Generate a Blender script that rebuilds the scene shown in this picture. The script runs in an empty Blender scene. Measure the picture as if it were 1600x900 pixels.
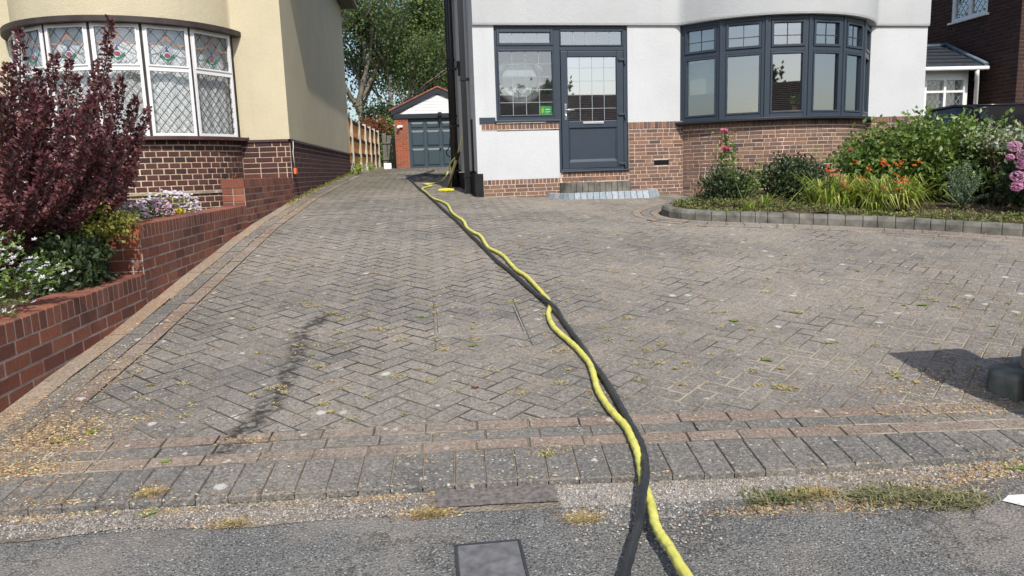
import bpy, bmesh, math, random
import numpy as np
from mathutils import Vector, Matrix
random.seed(7); rng = np.random.default_rng(7)
R = math.radians
SC = bpy.context.scene
COL = SC.collection
ZOFF = 1.35          # everything is modelled relative to eye level and lifted by this at the end

# ------------------------------------------------------------------ camera
F_PX, PITCH, ROLL, YAW = 1155.7, R(9.063), R(-1.899), R(6.025)
_f = Vector((math.sin(YAW)*math.cos(PITCH), math.cos(YAW)*math.cos(PITCH), -math.sin(PITCH)))
_r = Vector((math.cos(YAW), -math.sin(YAW), 0)); _u = _r.cross(_f)
CR = _r*math.cos(ROLL) + _u*math.sin(ROLL); CU = _u*math.cos(ROLL) - _r*math.sin(ROLL); CF = _f
cd = bpy.data.cameras.new('camera'); cam = bpy.data.objects.new('camera', cd); COL.objects.link(cam)
cd.sensor_width = 36; cd.lens = F_PX/1600*36; cd.clip_start = .05; cd.clip_end = 2000
m = Matrix(((CR.x, CU.x, -CF.x), (CR.y, CU.y, -CF.y), (CR.z, CU.z, -CF.z)))
cam.matrix_world = Matrix.Translation((0, 0, ZOFF)) @ m.to_4x4()
SC.camera = cam
# ------------------------------------------------------------------ light
SUN_EL, SUN_AZ = R(47), R(9.0)      # light travels towards (-sin az, cos az)
w = bpy.data.worlds.new('World'); SC.world = w; w.use_nodes = True
nt = w.node_tree; nt.nodes.clear()
wo = nt.nodes.new('ShaderNodeOutputWorld'); bg = nt.nodes.new('ShaderNodeBackground'); sk = nt.nodes.new('ShaderNodeTexSky')
sk.sky_type = 'NISHITA'; sk.sun_disc = False; sk.sun_elevation = SUN_EL; sk.sun_rotation = R(180)-SUN_AZ
sk.air_density = 1.0; sk.dust_density = 2.0; sk.ozone_density = 1.0
bg.inputs[1].default_value = .15
nt.links.new(sk.outputs[0], bg.inputs[0]); nt.links.new(bg.outputs[0], wo.inputs[0])
sd = bpy.data.lights.new('sun', 'SUN'); sd.energy = 4.0; sd.angle = R(.53); sd.color = (1, .95, .87)
so = bpy.data.objects.new('sun', sd); COL.objects.link(so)
trav = Vector((-math.sin(SUN_AZ)*math.cos(SUN_EL), math.cos(SUN_AZ)*math.cos(SUN_EL), -math.sin(SUN_EL)))
so.rotation_euler = trav.to_track_quat('-Z', 'Y').to_euler(); so.location = (6, -20, 25)
vs = SC.view_settings; vs.view_transform = 'Standard'; vs.look = 'None'; vs.exposure = 0.08; vs.gamma = 1; vs.use_curve_mapping = False
SC.cycles.max_bounces = 6; SC.cycles.transparent_max_bounces = 16; SC.cycles.caustics_reflective = False; SC.cycles.caustics_refractive = False

# ------------------------------------------------------------------ ground shape and sight lines
GY = [-60, -5, 2.6, 3.2, 4.0, 5.19, 6.19, 9.48, 12.95, 22.7, 30, 36, 60, 400]
GZ = [-1.6, -1.35, -1.30, -1.25, -1.17, -1.068, -.961, -.608, -.365, .073, .20, .35, .8, .8]
def G(x, y):
    z = float(np.interp(y, GY, GZ))
    t = min(1, max(0, (y-5)/6)); t = t*t*(3-2*t)
    return z - .025*min(8, max(0, x-.8))*t
def ray(px, py): return CF + CR*((px-800)/F_PX) - CU*((py-450)/F_PX)
def gp(px, py, dz=0):
    r = ray(px, py); t = .8
    while t < 90:
        if r.z*t <= G(r.x*t, r.y*t)+dz: break
        t += .004 + t*.0012
    return Vector((r.x*t, r.y*t, G(r.x*t, r.y*t)+dz))
def at_y(px, py, Y):
    r = ray(px, py); return r*(Y/r.y)
def at_x(px, py, X):
    r = ray(px, py); return r*(X/r.x)

# ------------------------------------------------------------------ object helpers
def wloc(o):
    v = Vector((0, 0, 0))
    while o is not None: v += o.location; o = o.parent
    return v
def tag(o, label=None, cat=None, group=None, kind=None):
    if label: o['label'] = label
    if cat: o['category'] = cat
    if group: o['group'] = group
    if kind: o['kind'] = kind
    return o
def thing(name, loc, label, cat, group=None):
    o = bpy.data.objects.new(name, None); COL.objects.link(o); o.location = loc; o.empty_display_size = .2
    return tag(o, label, cat, group)
def copy_tree(o, parent=None):
    c = o.copy(); COL.objects.link(c); c.parent = parent
    for ch in list(o.children): copy_tree(ch, c)
    return c
class Pl:
    """vertical plane: u along, w out of the face, z up"""
    def __init__(s, o, u): s.o = Vector(o); s.u = Vector((u[0], u[1], 0)).normalized(); s.n = Vector((s.u.y, -s.u.x, 0))
    def __call__(s, u, w, z): return s.o + s.u*u + s.n*w + Vector((0, 0, z))
    def inv(s, P): d = P - s.o; return d.dot(s.u), d.z
    def hit(s, px, py, w=0):
        r = ray(px, py); t = ((s.o + s.n*w).dot(s.n))/r.dot(s.n); return s.inv(r*t)
WORLD = Pl((0, 0, 0), (1, 0))
class MB:
    def __init__(s): s.v = []; s.f = []; s.mi = []; s.sm = []
    def add(s, vs, fs, mi=0, sm=False):
        b = len(s.v); s.v += [tuple(v) for v in vs]
        for f in fs: s.f.append(tuple(b+i for i in f)); s.mi.append(mi); s.sm.append(sm)
        return s
    def box(s, pl, u0, u1, z0, z1, w0, w1, mi=0):
        vs = [pl(u, w, z) for z in (z0, z1) for w in (w0, w1) for u in (u0, u1)]
        return s.add(vs, [(0, 1, 3, 2), (4, 6, 7, 5), (2, 3, 7, 6), (0, 4, 5, 1), (0, 2, 6, 4), (1, 5, 7, 3)], mi)
    def bx(s, x0, x1, y0, y1, z0, z1, mi=0):
        vs = [(x, y, z) for z in (z0, z1) for y in (y0, y1) for x in (x0, x1)]
        return s.add(vs, [(0, 2, 3, 1), (4, 5, 7, 6), (0, 1, 5, 4), (2, 6, 7, 3), (0, 4, 6, 2), (1, 3, 7, 5)], mi)
    def prism(s, pl, poly, w0, w1, mi=0):
        n = len(poly); vs = [pl(u, w0, z) for u, z in poly] + [pl(u, w1, z) for u, z in poly]
        return s.add(vs, [tuple(range(n))[::-1], tuple(range(n, 2*n))] + [(i, (i+1) % n, n+(i+1) % n, n+i) for i in range(n)], mi)
    def tube(s, pts, rad, seg=8, mi=0, cap=True, sm=True):
        pts = [Vector(p) for p in pts]; n = len(pts)
        if not hasattr(rad, '__len__'): rad = [rad]*n
        vs = []; up = Vector((.13, .07, 1)).normalized(); pa = None
        for i, p in enumerate(pts):
            d = (pts[min(i+1, n-1)] - pts[max(i-1, 0)]).normalized()
            if pa is None: pa = d.cross(up if abs(d.dot(up)) < .95 else Vector((1, 0, 0))).normalized()
            pa = (pa - d*pa.dot(d)).normalized(); b = d.cross(pa)
            for k in range(seg):
                a = 2*math.pi*k/seg; vs.append(p + (pa*math.cos(a)+b*math.sin(a))*rad[i])
        fs = [(i*seg+k, i*seg+(k+1) % seg, (i+1)*seg+(k+1) % seg, (i+1)*seg+k) for i in range(n-1) for k in range(seg)]
        s.add(vs, fs, mi, sm)
        if cap: s.add([], []); b = len(s.v)-n*seg; s.f += [tuple(b+k for k in range(seg))[::-1], tuple(b+(n-1)*seg+k for k in range(seg))]; s.mi += [mi]*2; s.sm += [False]*2
        return s
    def ball(s, c, r, nu=8, nv=6, mi=0, jit=0):
        rx, ry, rz = r if hasattr(r, '__len__') else (r, r, r); c = Vector(c)
        vs = [c+Vector((0, 0, -rz))]
        for j in range(1, nv):
            for i in range(nu):
                t = math.pi*j/nv; a = 2*math.pi*i/nu; k = 1+random.uniform(-jit, jit)
                vs.append(c+Vector((rx*math.sin(t)*math.cos(a)*k, ry*math.sin(t)*math.sin(a)*k, -rz*math.cos(t)*k)))
        vs.append(c+Vector((0, 0, rz))); L = len(vs)-1
        fs = [(0, 1+(i+1) % nu, 1+i) for i in range(nu)]
        fs += [(1+j*nu+i, 1+j*nu+(i+1) % nu, 1+(j+1)*nu+(i+1) % nu, 1+(j+1)*nu+i) for j in range(nv-2) for i in range(nu)]
        fs += [(1+(nv-2)*nu+i, 1+(nv-2)*nu+(i+1) % nu, L) for i in range(nu)]
        return s.add(vs, fs, mi, True)
    def build(s, name, mats, parent=None, bevel=0):
        me = bpy.data.meshes.new(name); off = wloc(parent) if parent else Vector((0, 0, 0))
        me.from_pydata([(v[0]-off.x, v[1]-off.y, v[2]-off.z) for v in s.v], [], s.f)
        if not isinstance(mats, (list, tuple)): mats = [mats]
        for mm in mats: me.materials.append(mm)
        me.polygons.foreach_set('material_index', s.mi); me.polygons.foreach_set('use_smooth', s.sm); me.update()
        o = bpy.data.objects.new(name, me); COL.objects.link(o); o.parent = parent
        if bevel:
            b = o.modifiers.new('bevel', 'BEVEL'); b.width = bevel; b.segments = 2; b.limit_method = 'ANGLE'; b.angle_limit = R(40)
        return o

# ------------------------------------------------------------------ materials
class NT:
    def __init__(s, name):
        s.m = bpy.data.materials.new(name); s.m.use_nodes = True; s.t = s.m.node_tree
        s.b = s.t.nodes['Principled BSDF']; s.out = s.t.nodes['Material Output']; s._tc = None
    def n(s, k, **kw):
        n = s.t.nodes.new('ShaderNode'+k)
        for a, v in kw.items(): setattr(n, a, v)
        return n
    def l(s, a, b): s.t.links.new(a, b)
    @property
    def co(s):
        if s._tc is None: s._tc = s.n('TexCoord').outputs['Object']
        return s._tc
    def noise(s, scale, det=4, rough=.55, vec=None, out='Fac'):
        n = s.n('TexNoise'); n.inputs['Scale'].default_value = scale; n.inputs['Detail'].default_value = det; n.inputs['Roughness'].default_value = rough
        s.l(vec or s.co, n.inputs['Vector']); return n.outputs[out]
    def vor(s, scale, out='Distance', vec=None, rnd=1):
        n = s.n('TexVoronoi'); n.inputs['Scale'].default_value = scale; n.inputs['Randomness'].default_value = rnd
        s.l(vec or s.co, n.inputs['Vector']); return n.outputs[out]
    def ramp(s, fac, stops, const=False):
        r = s.n('ValToRGB'); e = r.color_ramp.elements
        if const: r.color_ramp.interpolation = 'CONSTANT'
        while len(e) < len(stops): e.new(.5)
        for i, (p, c) in enumerate(stops):
            e[i].position = p; e[i].color = (c, c, c, 1) if not hasattr(c, '__len__') else (*c, 1)
        s.l(fac, r.inputs[0]); return r.outputs[0]
    def mix(s, fac, a, b, mode='MIX'):
        x = s.n('Mix', data_type='RGBA', blend_type=mode)
        for v, i in ((fac, 0), (a, 6), (b, 7)):
            if hasattr(v, 'is_linked') or hasattr(v, 'links'): s.l(v, x.inputs[i])
            elif i == 0: x.inputs[0].default_value = v
            else: x.inputs[i].default_value = (*v, 1) if hasattr(v, '__len__') else (v, v, v, 1)
        return x.outputs[2]
    def math(s, op, a, b=0, c=None):
        x = s.n('Math', operation=op)
        for i, v in enumerate((a, b) if c is None else (a, b, c)):
            if hasattr(v, 'links'): s.l(v, x.inputs[i])
            else: x.inputs[i].default_value = v
        return x.outputs[0]
    def island(s): return s.n('NewGeometry').outputs['Random Per Island']
    def bump(s, h, st=.3, dist=.01):
        b = s.n('Bump'); b.inputs['Strength'].default_value = st; b.inputs['Distance'].default_value = dist
        s.l(h, b.inputs['Height']); s.l(b.outputs[0], s.b.inputs['Normal']); return b
    def done(s, col=None, rough=.6, spec=.5, metal=0):
        if col is not None:
            if hasattr(col, 'links'): s.l(col, s.b.inputs['Base Color'])
            else: s.b.inputs['Base Color'].default_value = (*col, 1)
        s.b.inputs['Roughness'].default_value = rough; s.b.inputs['Specular IOR Level'].default_value = spec; s.b.inputs['Metallic'].default_value = metal
        return s.m
def c8(r, g, b):
    f = lambda v: (v/255/12.92) if v <= 10 else ((v/255+.055)/1.055)**2.4
    return (f(r), f(g), f(b))
def plain(name, c, rough=.5, spec=.5, metal=0, var=.12, sc=6, bump=0, bsc=80):
    m = NT(name); k = m.noise(sc)
    lo = tuple(x*(1-var) for x in c); hi = tuple(min(1, x*(1+var)) for x in c)
    col = m.ramp(k, [(.3, lo), (.7, hi)])
    if bump: m.bump(m.noise(bsc, 3), bump, .004)
    return m.done(col, rough, spec, metal)
def render_mat(name, c, dirt=(.35, .33, .25), bs=.5, da=.35):
    m = NT(name)
    col = m.ramp(m.noise(1.3, 5), [(.3, tuple(x*.9 for x in c)), (.7, c)])
    mp = m.n('Mapping'); mp.inputs['Scale'].default_value = (5, 5, .35); m.l(m.co, mp.inputs['Vector'])
    st = m.ramp(m.noise(1.0, 6, .6, mp.outputs[0]), [(.55, 0), (.8, 1)])
    col = m.mix(m.math('MULTIPLY', st, da), col, dirt)
    col = m.mix(m.math('MULTIPLY', m.ramp(m.noise(90, 2), [(.35, 1), (.6, 0)]), .12), col, tuple(x*.5 for x in c))
    h = m.math('ADD', m.noise(55, 4, .6), m.math('MULTIPLY', m.noise(14, 3), .5))
    m.bump(h, bs, .012); return m.done(col, .9, .2)
def brick_mat(name, cols, dirt=.25, sc=1.5, bs=.4, eff=0):
    m = NT(name); n = len(cols)
    col = m.ramp(m.island(), [(i/max(1, n-1), c) for i, c in enumerate(cols)])
    col = m.mix(m.ramp(m.noise(45, 5, .65), [(.4, 0), (.75, .55)]), col, tuple(x*.45 for x in cols[0]))
    col = m.mix(m.math('MULTIPLY', m.ramp(m.noise(sc, 5), [(.45, 0), (.75, 1)]), dirt), col, (.05, .045, .04))
    if eff: col = m.mix(m.math('MULTIPLY', m.ramp(m.noise(3.1, 6, .65), [(.58, 0), (.75, 1)]), eff), col, (.45, .4, .34))
    m.bump(m.noise(70, 5, .6), bs, .006); return m.done(col, .9, .25)
def mortar_mat(name, c):
    m = NT(name); col = m.ramp(m.noise(9, 6, .7), [(.3, tuple(x*.6 for x in c)), (.7, c)])
    m.bump(m.noise(120, 3), .5, .004); return m.done(col, .95, .15)
def leaf_mat(name, cols, rough=.5, trans=.25, spec=.35):
    m = NT(name); n = len(cols)
    col = m.ramp(m.island(), [(i/max(1, n-1), c) for i, c in enumerate(cols)])
    col = m.mix(m.ramp(m.noise(2.3, 3), [(.35, .0), (.7, .35)]), col, tuple(x*.55 for x in cols[0]))
    m.done(col, rough, spec)
    tr = m.n('BsdfTranslucent'); m.l(col, tr.inputs[0]); mx = m.n('MixShader'); mx.inputs[0].default_value = trans
    m.l(m.b.outputs[0], mx.inputs[1]); m.l(tr.outputs[0], mx.inputs[2]); m.l(mx.outputs[0], m.out.inputs[0])
    return m.m
def glass_mat(name, refl=.35, tint=(.9, .95, .95)):
    m = NT(name); g = m.n('BsdfGlossy'); g.inputs['Roughness'].default_value = .015; g.inputs[0].default_value = (.95, .97, 1, 1)
    t = m.n('BsdfTransparent'); t.inputs[0].default_value = (*tint, 1)
    lw_ = m.n('LayerWeight'); lw_.inputs[0].default_value = .5; fc = m.math('POWER', lw_.outputs['Facing'], 4)
    k = m.math('ADD', m.math('MULTIPLY', fc, 1-refl), refl); k = m.math('MULTIPLY', k, m.math('SUBTRACT', 1, m.n('NewGeometry').outputs['Backfacing']))
    b = m.n('Bump'); b.inputs['Strength'].default_value = .02; b.inputs['Distance'].default_value = .02; m.l(m.noise(2.0, 1), b.inputs['Height']); m.l(b.outputs[0], g.inputs['Normal'])
    x = m.n('MixShader'); m.l(k, x.inputs[0]); m.l(t.outputs[0], x.inputs[1]); m.l(g.outputs[0], x.inputs[2]); m.l(x.outputs[0], m.out.inputs[0])
    return m.m

M = {}
M['cream'] = render_mat('cream roughcast', (.62, .555, .395), (.42, .37, .26), .7, .25)
M['white'] = render_mat('white render', (.61, .63, .645), (.47, .49, .49), .4, .3)
M['wbrick'] = brick_mat('multi brown brick', [(.12, .085, .075), (.26, .14, .095), (.20, .12, .09), (.33, .19, .125), (.16, .105, .09), (.29, .16, .11), (.23, .145, .115), (.10, .075, .07)], .15, eff=.18)
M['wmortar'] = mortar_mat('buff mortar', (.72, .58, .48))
M['ybrick'] = brick_mat('dark plum brick', [(.075, .035, .035), (.11, .045, .04), (.05, .03, .035), (.13, .055, .045), (.085, .04, .04)], .2)
M['ymortar'] = mortar_mat('yellow mortar', (.66, .53, .38))
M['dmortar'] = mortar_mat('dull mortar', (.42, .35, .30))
M['rbrick'] = brick_mat('smooth red garden brick', [(.22, .078, .052), (.31, .115, .07), (.16, .06, .045), (.28, .12, .08), (.35, .13, .075), (.11, .05, .042)], .4, 1.3, .3, .2)
M['rmortar'] = mortar_mat('garden mortar', (.46, .40, .36))
M['gbrick'] = brick_mat('orange red brick', [(.33, .10, .05), (.40, .13, .07), (.28, .08, .05)], .15)
M['hbrick'] = brick_mat('dark brown brick', [(.055, .03, .027), (.08, .037, .03), (.045, .027, .027), (.10, .05, .035)], .2)
M['hmortar'] = mortar_mat('grey brown mortar', (.20, .15, .13))
M['anth'] = plain('anthracite upvc', (.036, .050, .070), .42, .4, var=.05)
M['anthdark'] = plain('dark anthracite', (.022, .028, .038), .5, .35, var=.05)
M['garagedoor'] = plain('grey garage door paint', (.045, .07, .088), .45, .4, var=.06)
M['upvc'] = plain('white upvc', (.78, .79, .8), .35, .4, var=.04)
M['leadl'] = plain('light came', (.38, .42, .45), .4, .5, .3)
M['lead'] = plain('dark lead came', (.06, .065, .075), .5, .5, .4)
M['black'] = plain('black paint', (.012, .013, .016), .35, .5)
M['blackmatt'] = plain('black boards', (.012, .013, .014), .8, .3, var=.4)
M['brownlead'] = plain('brown weathered lead', (.045, .035, .032), .6, .4, var=.3)
M['plumsill'] = plain('plum tile sill', (.075, .04, .04), .55, .4, var=.3)
M['glass'] = glass_mat('window glass', .36)
M['glassd'] = glass_mat('door glass', .55, (.6, .65, .68))
M['glassl'] = glass_mat('leaded glass', .17, (.97, .98, .98))
M['room'] = plain('room interior', (.10, .105, .11), .9, .1)
M['roomlight'] = plain('pale room wall', (.78, .78, .76), .9, .1)
M['galv'] = plain('dull galvanised strip', (.22, .225, .225), .8, .2, var=.4, sc=20)
M['chrome'] = plain('chrome', (.75, .75, .76), .18, .5, 1)
M['brushed'] = plain('brushed metal', (.55, .55, .55), .35, .5, .8)
M['roof'] = brick_mat('brown roof tiles', [(.10, .065, .055), (.14, .085, .065), (.08, .055, .05)], .3)
M['redroof'] = brick_mat('red roof tiles', [(.28, .10, .07), (.35, .14, .10), (.24, .09, .07)], .2)
M['slate'] = plain('dark slate', (.035, .042, .05), .6, .4, var=.35, sc=9)
M['soil'] = plain('dry soil', (.10, .075, .05), .95, .1, var=.5, sc=14, bump=.8, bsc=40)
M['concrete'] = plain('weathered concrete', (.15, .145, .125), .9, .2, var=.45, sc=7, bump=.5, bsc=60)
M['conpost'] = plain('pale concrete post', (.50, .46, .38), .9, .2, var=.2, sc=5)
M['bark'] = plain('pale grey bark', (.20, .175, .14), .9, .15, var=.4, sc=3, bump=.8, bsc=12)
M['twig'] = plain('brown twig', (.12, .08, .05), .8, .2, var=.3)
M['gstem'] = plain('green stem', (.10, .16, .04), .7, .2, var=.3)
M['tan'] = plain('tan fence timber', (.78, .33, .08), .7, .2, var=.3, sc=4)
M['darkwood'] = plain('dark fence timber', (.05, .035, .03), .85, .2, var=.3)
M['oldwood'] = plain('grey weathered timber', (.16, .16, .14), .9, .2, var=.35, sc=8)
M['yellow'] = plain('yellow plastic', (.72, .66, .05), .45, .4, var=.08)
M['paleyel'] = plain('pale yellow pole', (.70, .64, .30), .4, .4, var=.08)
M['green'] = plain('green card', (.03, .40, .07), .5, .3)
M['lime'] = plain('lime print', (.45, .65, .08), .5, .3)
M['orange'] = plain('orange plastic', (.75, .16, .05), .5, .3)
M['oglass'] = plain('orange ribbon glass', (.38, .21, .14), .25, .5)
M['rglass'] = plain('red rose glass', (.26, .07, .10), .25, .5)
M['gglass'] = plain('green leaf glass', (.04, .15, .11), .25, .5)
M['vglass'] = plain('violet drop glass', (.10, .08, .22), .25, .5)
M['beige'] = plain('beige blind', (.35, .32, .25), .9, .1)
M['terracotta'] = plain('terracotta', (.45, .2, .08), .8, .2)
M['carpaint'] = plain('black car paint', (.015, .017, .021), .2, .6)
M['tyre'] = plain('tyre rubber', (.015, .015, .015), .9, .2)
M['lamp'] = glass_mat('headlamp glass', .3)
M['white_paint'] = plain('white line paint', (.7, .7, .68), .8, .2, var=.15, sc=25)

# curtain lace
m = NT('lace curtain'); cl = m.ramp(m.noise(12, 3), [(.35, (.76, .76, .76)), (.65, (.90, .90, .90))])
m.done(cl, .9, .1); tp = m.n('BsdfTransparent'); x = m.n('MixShader'); m.l(m.ramp(m.vor(55), [(.25, .45), (.5, .95)]), x.inputs[0])
m.l(tp.outputs[0], x.inputs[1]); m.l(m.b.outputs[0], x.inputs[2]); m.l(x.outputs[0], m.out.inputs[0]); M['lace'] = m.m

# block paving
def seg_dist(m, pts, warp=.035):
    nz = m.noise(9, 4, .6, out='Color'); v = m.n('VectorMath', operation='SUBTRACT'); m.l(nz, v.inputs[0]); v.inputs[1].default_value = (.5, .5, .5)
    sc = m.n('VectorMath', operation='SCALE'); m.l(v.outputs[0], sc.inputs[0]); sc.inputs['Scale'].default_value = warp*4
    ad = m.n('VectorMath', operation='ADD'); m.l(m.co, ad.inputs[0]); m.l(sc.outputs[0], ad.inputs[1])
    fl = m.n('VectorMath', operation='MULTIPLY'); m.l(ad.outputs[0], fl.inputs[0]); fl.inputs[1].default_value = (1, 1, 0); P = fl.outputs[0]
    res = None
    for a, b in zip(pts[:-1], pts[1:]):
        ab = (b[0]-a[0], b[1]-a[1]); L2 = ab[0]**2+ab[1]**2
        s1 = m.n('VectorMath', operation='SUBTRACT'); m.l(P, s1.inputs[0]); s1.inputs[1].default_value = (a[0], a[1], 0)
        d1 = m.n('VectorMath', operation='DOT_PRODUCT'); m.l(s1.outputs[0], d1.inputs[0]); d1.inputs[1].default_value = (ab[0]/L2, ab[1]/L2, 0)
        t = m.n('Clamp'); m.l(d1.outputs['Value'], t.inputs[0])
        s2 = m.n('VectorMath', operation='SCALE'); s2.inputs[0].default_value = (ab[0], ab[1], 0); m.l(t.outputs[0], s2.inputs['Scale'])
        s3 = m.n('VectorMath', operation='DISTANCE'); m.l(s1.outputs[0], s3.inputs[0]); m.l(s2.outputs[0], s3.inputs[1])
        res = s3.outputs['Value'] if res is None else m.math('MINIMUM', res, s3.outputs['Value'])
    return res
STAIN = [tuple(gp(*p)[:2]) for p in ((512, 492), (470, 518), (462, 560), (440, 605), (425, 632), (385, 665), (345, 708))]
def paver_mat(name, cols, stain=True, dirt=.35, dcol=(.30, .24, .16)):
    m = NT(name); n = len(cols)
    col = m.ramp(m.island(), [(i/max(1, n-1), c) for i, c in enumerate(cols)])
    col = m.mix(m.ramp(m.noise(.5, 6, .65), [(.42, 0), (.60, .75)]), col, (.38, .335, .285))                    # dusty bleached patches
    col = m.mix(m.math('MULTIPLY', m.ramp(m.noise(2.6, 6, .75), [(.5, 0), (.68, 1)]), dirt), col, dcol)
    col = m.mix(m.math('MULTIPLY', m.ramp(m.noise(1.1, 6, .75), [(.54, 0), (.68, 1)]), .4), col, (.06, .06, .056))
    col = m.mix(m.ramp(m.noise(48, 5, .8), [(.41, .5), (.53, 0)]), col, tuple(x*.35 for x in cols[0]))       # open dark grain
    sepc = m.n('SeparateColor'); m.l(m.vor(120, 'Color'), sepc.inputs[0])                                       # exposed aggregate
    col = m.mix(m.ramp(sepc.outputs[0], [(.76, 0), (.86, .5)]), col, (.40, .37, .33)); col = m.mix(m.ramp(sepc.outputs[1], [(.80, 0), (.90, .42)]), col, (.05, .05, .045))
    sepd = m.n('SeparateColor'); m.l(m.vor(60, 'Color'), sepd.inputs[0]); col = m.mix(m.math('MULTIPLY', m.ramp(sepd.outputs[0], [(.94, 0), (.96, 1)]), m.ramp(m.vor(60), [(.25, .9), (.4, 0)])), col, (.62, .58, .52))
    vd = m.n('VectorMath', operation='ADD'); ns = m.n('VectorMath', operation='SCALE'); m.l(m.noise(30, 3, out='Color'), ns.inputs[0]); ns.inputs['Scale'].default_value = .05
    m.l(m.co, vd.inputs[0]); m.l(ns.outputs[0], vd.inputs[1])
    for sc_, lo, th_ in ((4.2, .10, .45), (8.5, .10, .6)):
        sp2 = m.math('MULTIPLY', m.ramp(m.vor(sc_, vec=vd.outputs[0]), [(lo, 1), (lo+.03, 0)]), m.ramp(m.vor(sc_, 'Color', vec=vd.outputs[0]), [(th_, 0), (th_+.1, 1)]))
        col = m.mix(m.math('MULTIPLY', sp2, .85), col, (.60, .58, .54))                                        # lichen spots
    sx = m.n('SeparateXYZ'); m.l(m.co, sx.inputs[0]); fy = m.n('MapRange'); m.l(sx.outputs[1], fy.inputs[0]); fy.inputs[1].default_value = 10; fy.inputs[2].default_value = 19
    col = m.mix(m.math('MULTIPLY', m.math('MULTIPLY', fy.outputs[0], .75), m.ramp(m.noise(.9, 5, .7), [(.38, 0), (.6, 1)])), col, (.15, .135, .07))
    if stain:
        d = seg_dist(m, STAIN, .05); k = m.math('MULTIPLY', m.ramp(d, [(.025, .9), (.085, 0)]), m.ramp(m.noise(16, 5, .7), [(.43, .0), (.53, .92)]))
        col = m.mix(k, col, (.016, .016, .016))
    h = m.math('ADD', m.noise(110, 4, .7), m.math('MULTIPLY', m.noise(14, 3), .8)); m.bump(h, .9, .01)
    return m.done(col, .92, .2)
M['pav'] = paver_mat('grey block paving', [(.165, .158, .146), (.26, .242, .218), (.20, .185, .168), (.30, .272, .24), (.22, .208, .192), (.25, .222, .195)])
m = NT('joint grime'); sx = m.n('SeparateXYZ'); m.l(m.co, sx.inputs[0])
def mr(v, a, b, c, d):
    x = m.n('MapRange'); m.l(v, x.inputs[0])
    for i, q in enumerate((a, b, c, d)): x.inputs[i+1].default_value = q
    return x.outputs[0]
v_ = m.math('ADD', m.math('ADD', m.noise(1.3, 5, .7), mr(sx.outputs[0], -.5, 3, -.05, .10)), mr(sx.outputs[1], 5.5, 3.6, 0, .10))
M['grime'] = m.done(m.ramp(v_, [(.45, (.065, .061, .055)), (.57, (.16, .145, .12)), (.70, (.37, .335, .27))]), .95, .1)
M['pavred'] = paver_mat('faded red blocks', [(.29, .215, .17), (.35, .265, .21), (.28, .205, .165), (.38, .29, .235)], dirt=.6)
M['pavchar'] = paver_mat('charcoal blocks', [(.165, .162, .155), (.225, .215, .20), (.19, .183, .172), (.21, .195, .18)], dirt=.25)
M['pavtan'] = paver_mat('sandy edging', [(.46, .32, .22), (.52, .38, .27), (.41, .28, .19)], False, .5)
m = NT('joint sand'); col = m.ramp(m.noise(1.7, 6, .7), [(.36, (.055, .05, .043)), (.50, (.24, .20, .15)), (.66, (.40, .34, .25))])
col = m.mix(m.ramp(m.noise(5, 4), [(.6, 0), (.68, .7)]), col, (.10, .13, .03)); M['joint'] = m.done(col, .95, .1)
m = NT('asphalt'); col = m.ramp(m.noise(2.0, 6, .65), [(.3, (.17, .17, .165)), (.7, (.24, .235, .22))])
col = m.mix(m.ramp(m.vor(60), [(.12, .9), (.28, 0)]), col, (.50, .50, .47)); col = m.mix(m.ramp(m.noise(150, 2), [(.38, .85), (.52, 0)]), col, (.03, .03, .03))
col = m.mix(m.ramp(m.noise(.9, 5, .7), [(.50, 0), (.70, .6)]), col, (.36, .31, .26))
col = m.mix(m.ramp(m.vor(17), [(.035, .9), (.05, 0)]), col, (.5, .48, .42))
cr = m.n('TexVoronoi', feature='DISTANCE_TO_EDGE'); cr.inputs['Scale'].default_value = .9; nn = m.n('VectorMath', operation='ADD'); m.l(m.co, nn.inputs[0]); m.l(m.noise(3, 5, .7, out='Color'), nn.inputs[1]); m.l(nn.outputs[0], cr.inputs['Vector'])
col = m.mix(m.ramp(cr.outputs[0], [(.004, .6), (.012, 0)]), col, (.05, .045, .04))
m.bump(m.math('ADD', m.vor(90), m.noise(200, 3)), .9, .006); M['asphalt'] = m.done(col, .9, .25)
m = NT('asphalt patch'); col = m.ramp(m.noise(40, 5, .7), [(.35, (.08, .072, .068)), (.6, (.20, .18, .165))]); m.bump(m.vor(100), .4, .004); M['patch'] = m.done(col, .92, .2)
m = NT('grit bed'); col = m.ramp(m.noise(4, 6, .7), [(.35, (.15, .13, .11)), (.65, (.27, .23, .18))]); m.bump(m.vor(70), 1, .01); M['grit'] = m.done(col, .95, .2)
m = NT('grit stones'); col = m.ramp(m.island(), [(0, (.10, .10, .10)), (.3, (.24, .22, .20)), (.6, (.34, .33, .31)), (.85, (.22, .18, .15)), (1, (.6, .58, .55))]); M['stones'] = m.done(col, .85, .3)
m = NT('dry litter'); col = m.ramp(m.island(), [(0, (.28, .14, .08)), (.25, (.40, .27, .15)), (.5, (.55, .44, .26)), (.7, (.34, .19, .11)), (.85, (.62, .54, .36)), (1, (.45, .42, .18))]); M['litter'] = m.done(col, .9, .15)
m = NT('tile sets'); col = m.ramp(m.island(), [(0, (.21, .26, .30)), (.5, (.32, .37, .41)), (1, (.42, .47, .50))]); col = m.mix(m.ramp(m.noise(25, 5, .7), [(.4, 0), (.7, .6)]), col, (.14, .16, .18)); m.bump(m.noise(60, 4), .4, .006); M['setts'] = m.done(col, .7, .35)
m = NT('yellow hose'); wv = m.n('TexWave'); wv.inputs['Scale'].default_value = 26; wv.inputs['Distortion'].default_value = 2; m.l(m.co, wv.inputs['Vector']); m.bump(wv.outputs[1], .3, .002)
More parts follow.
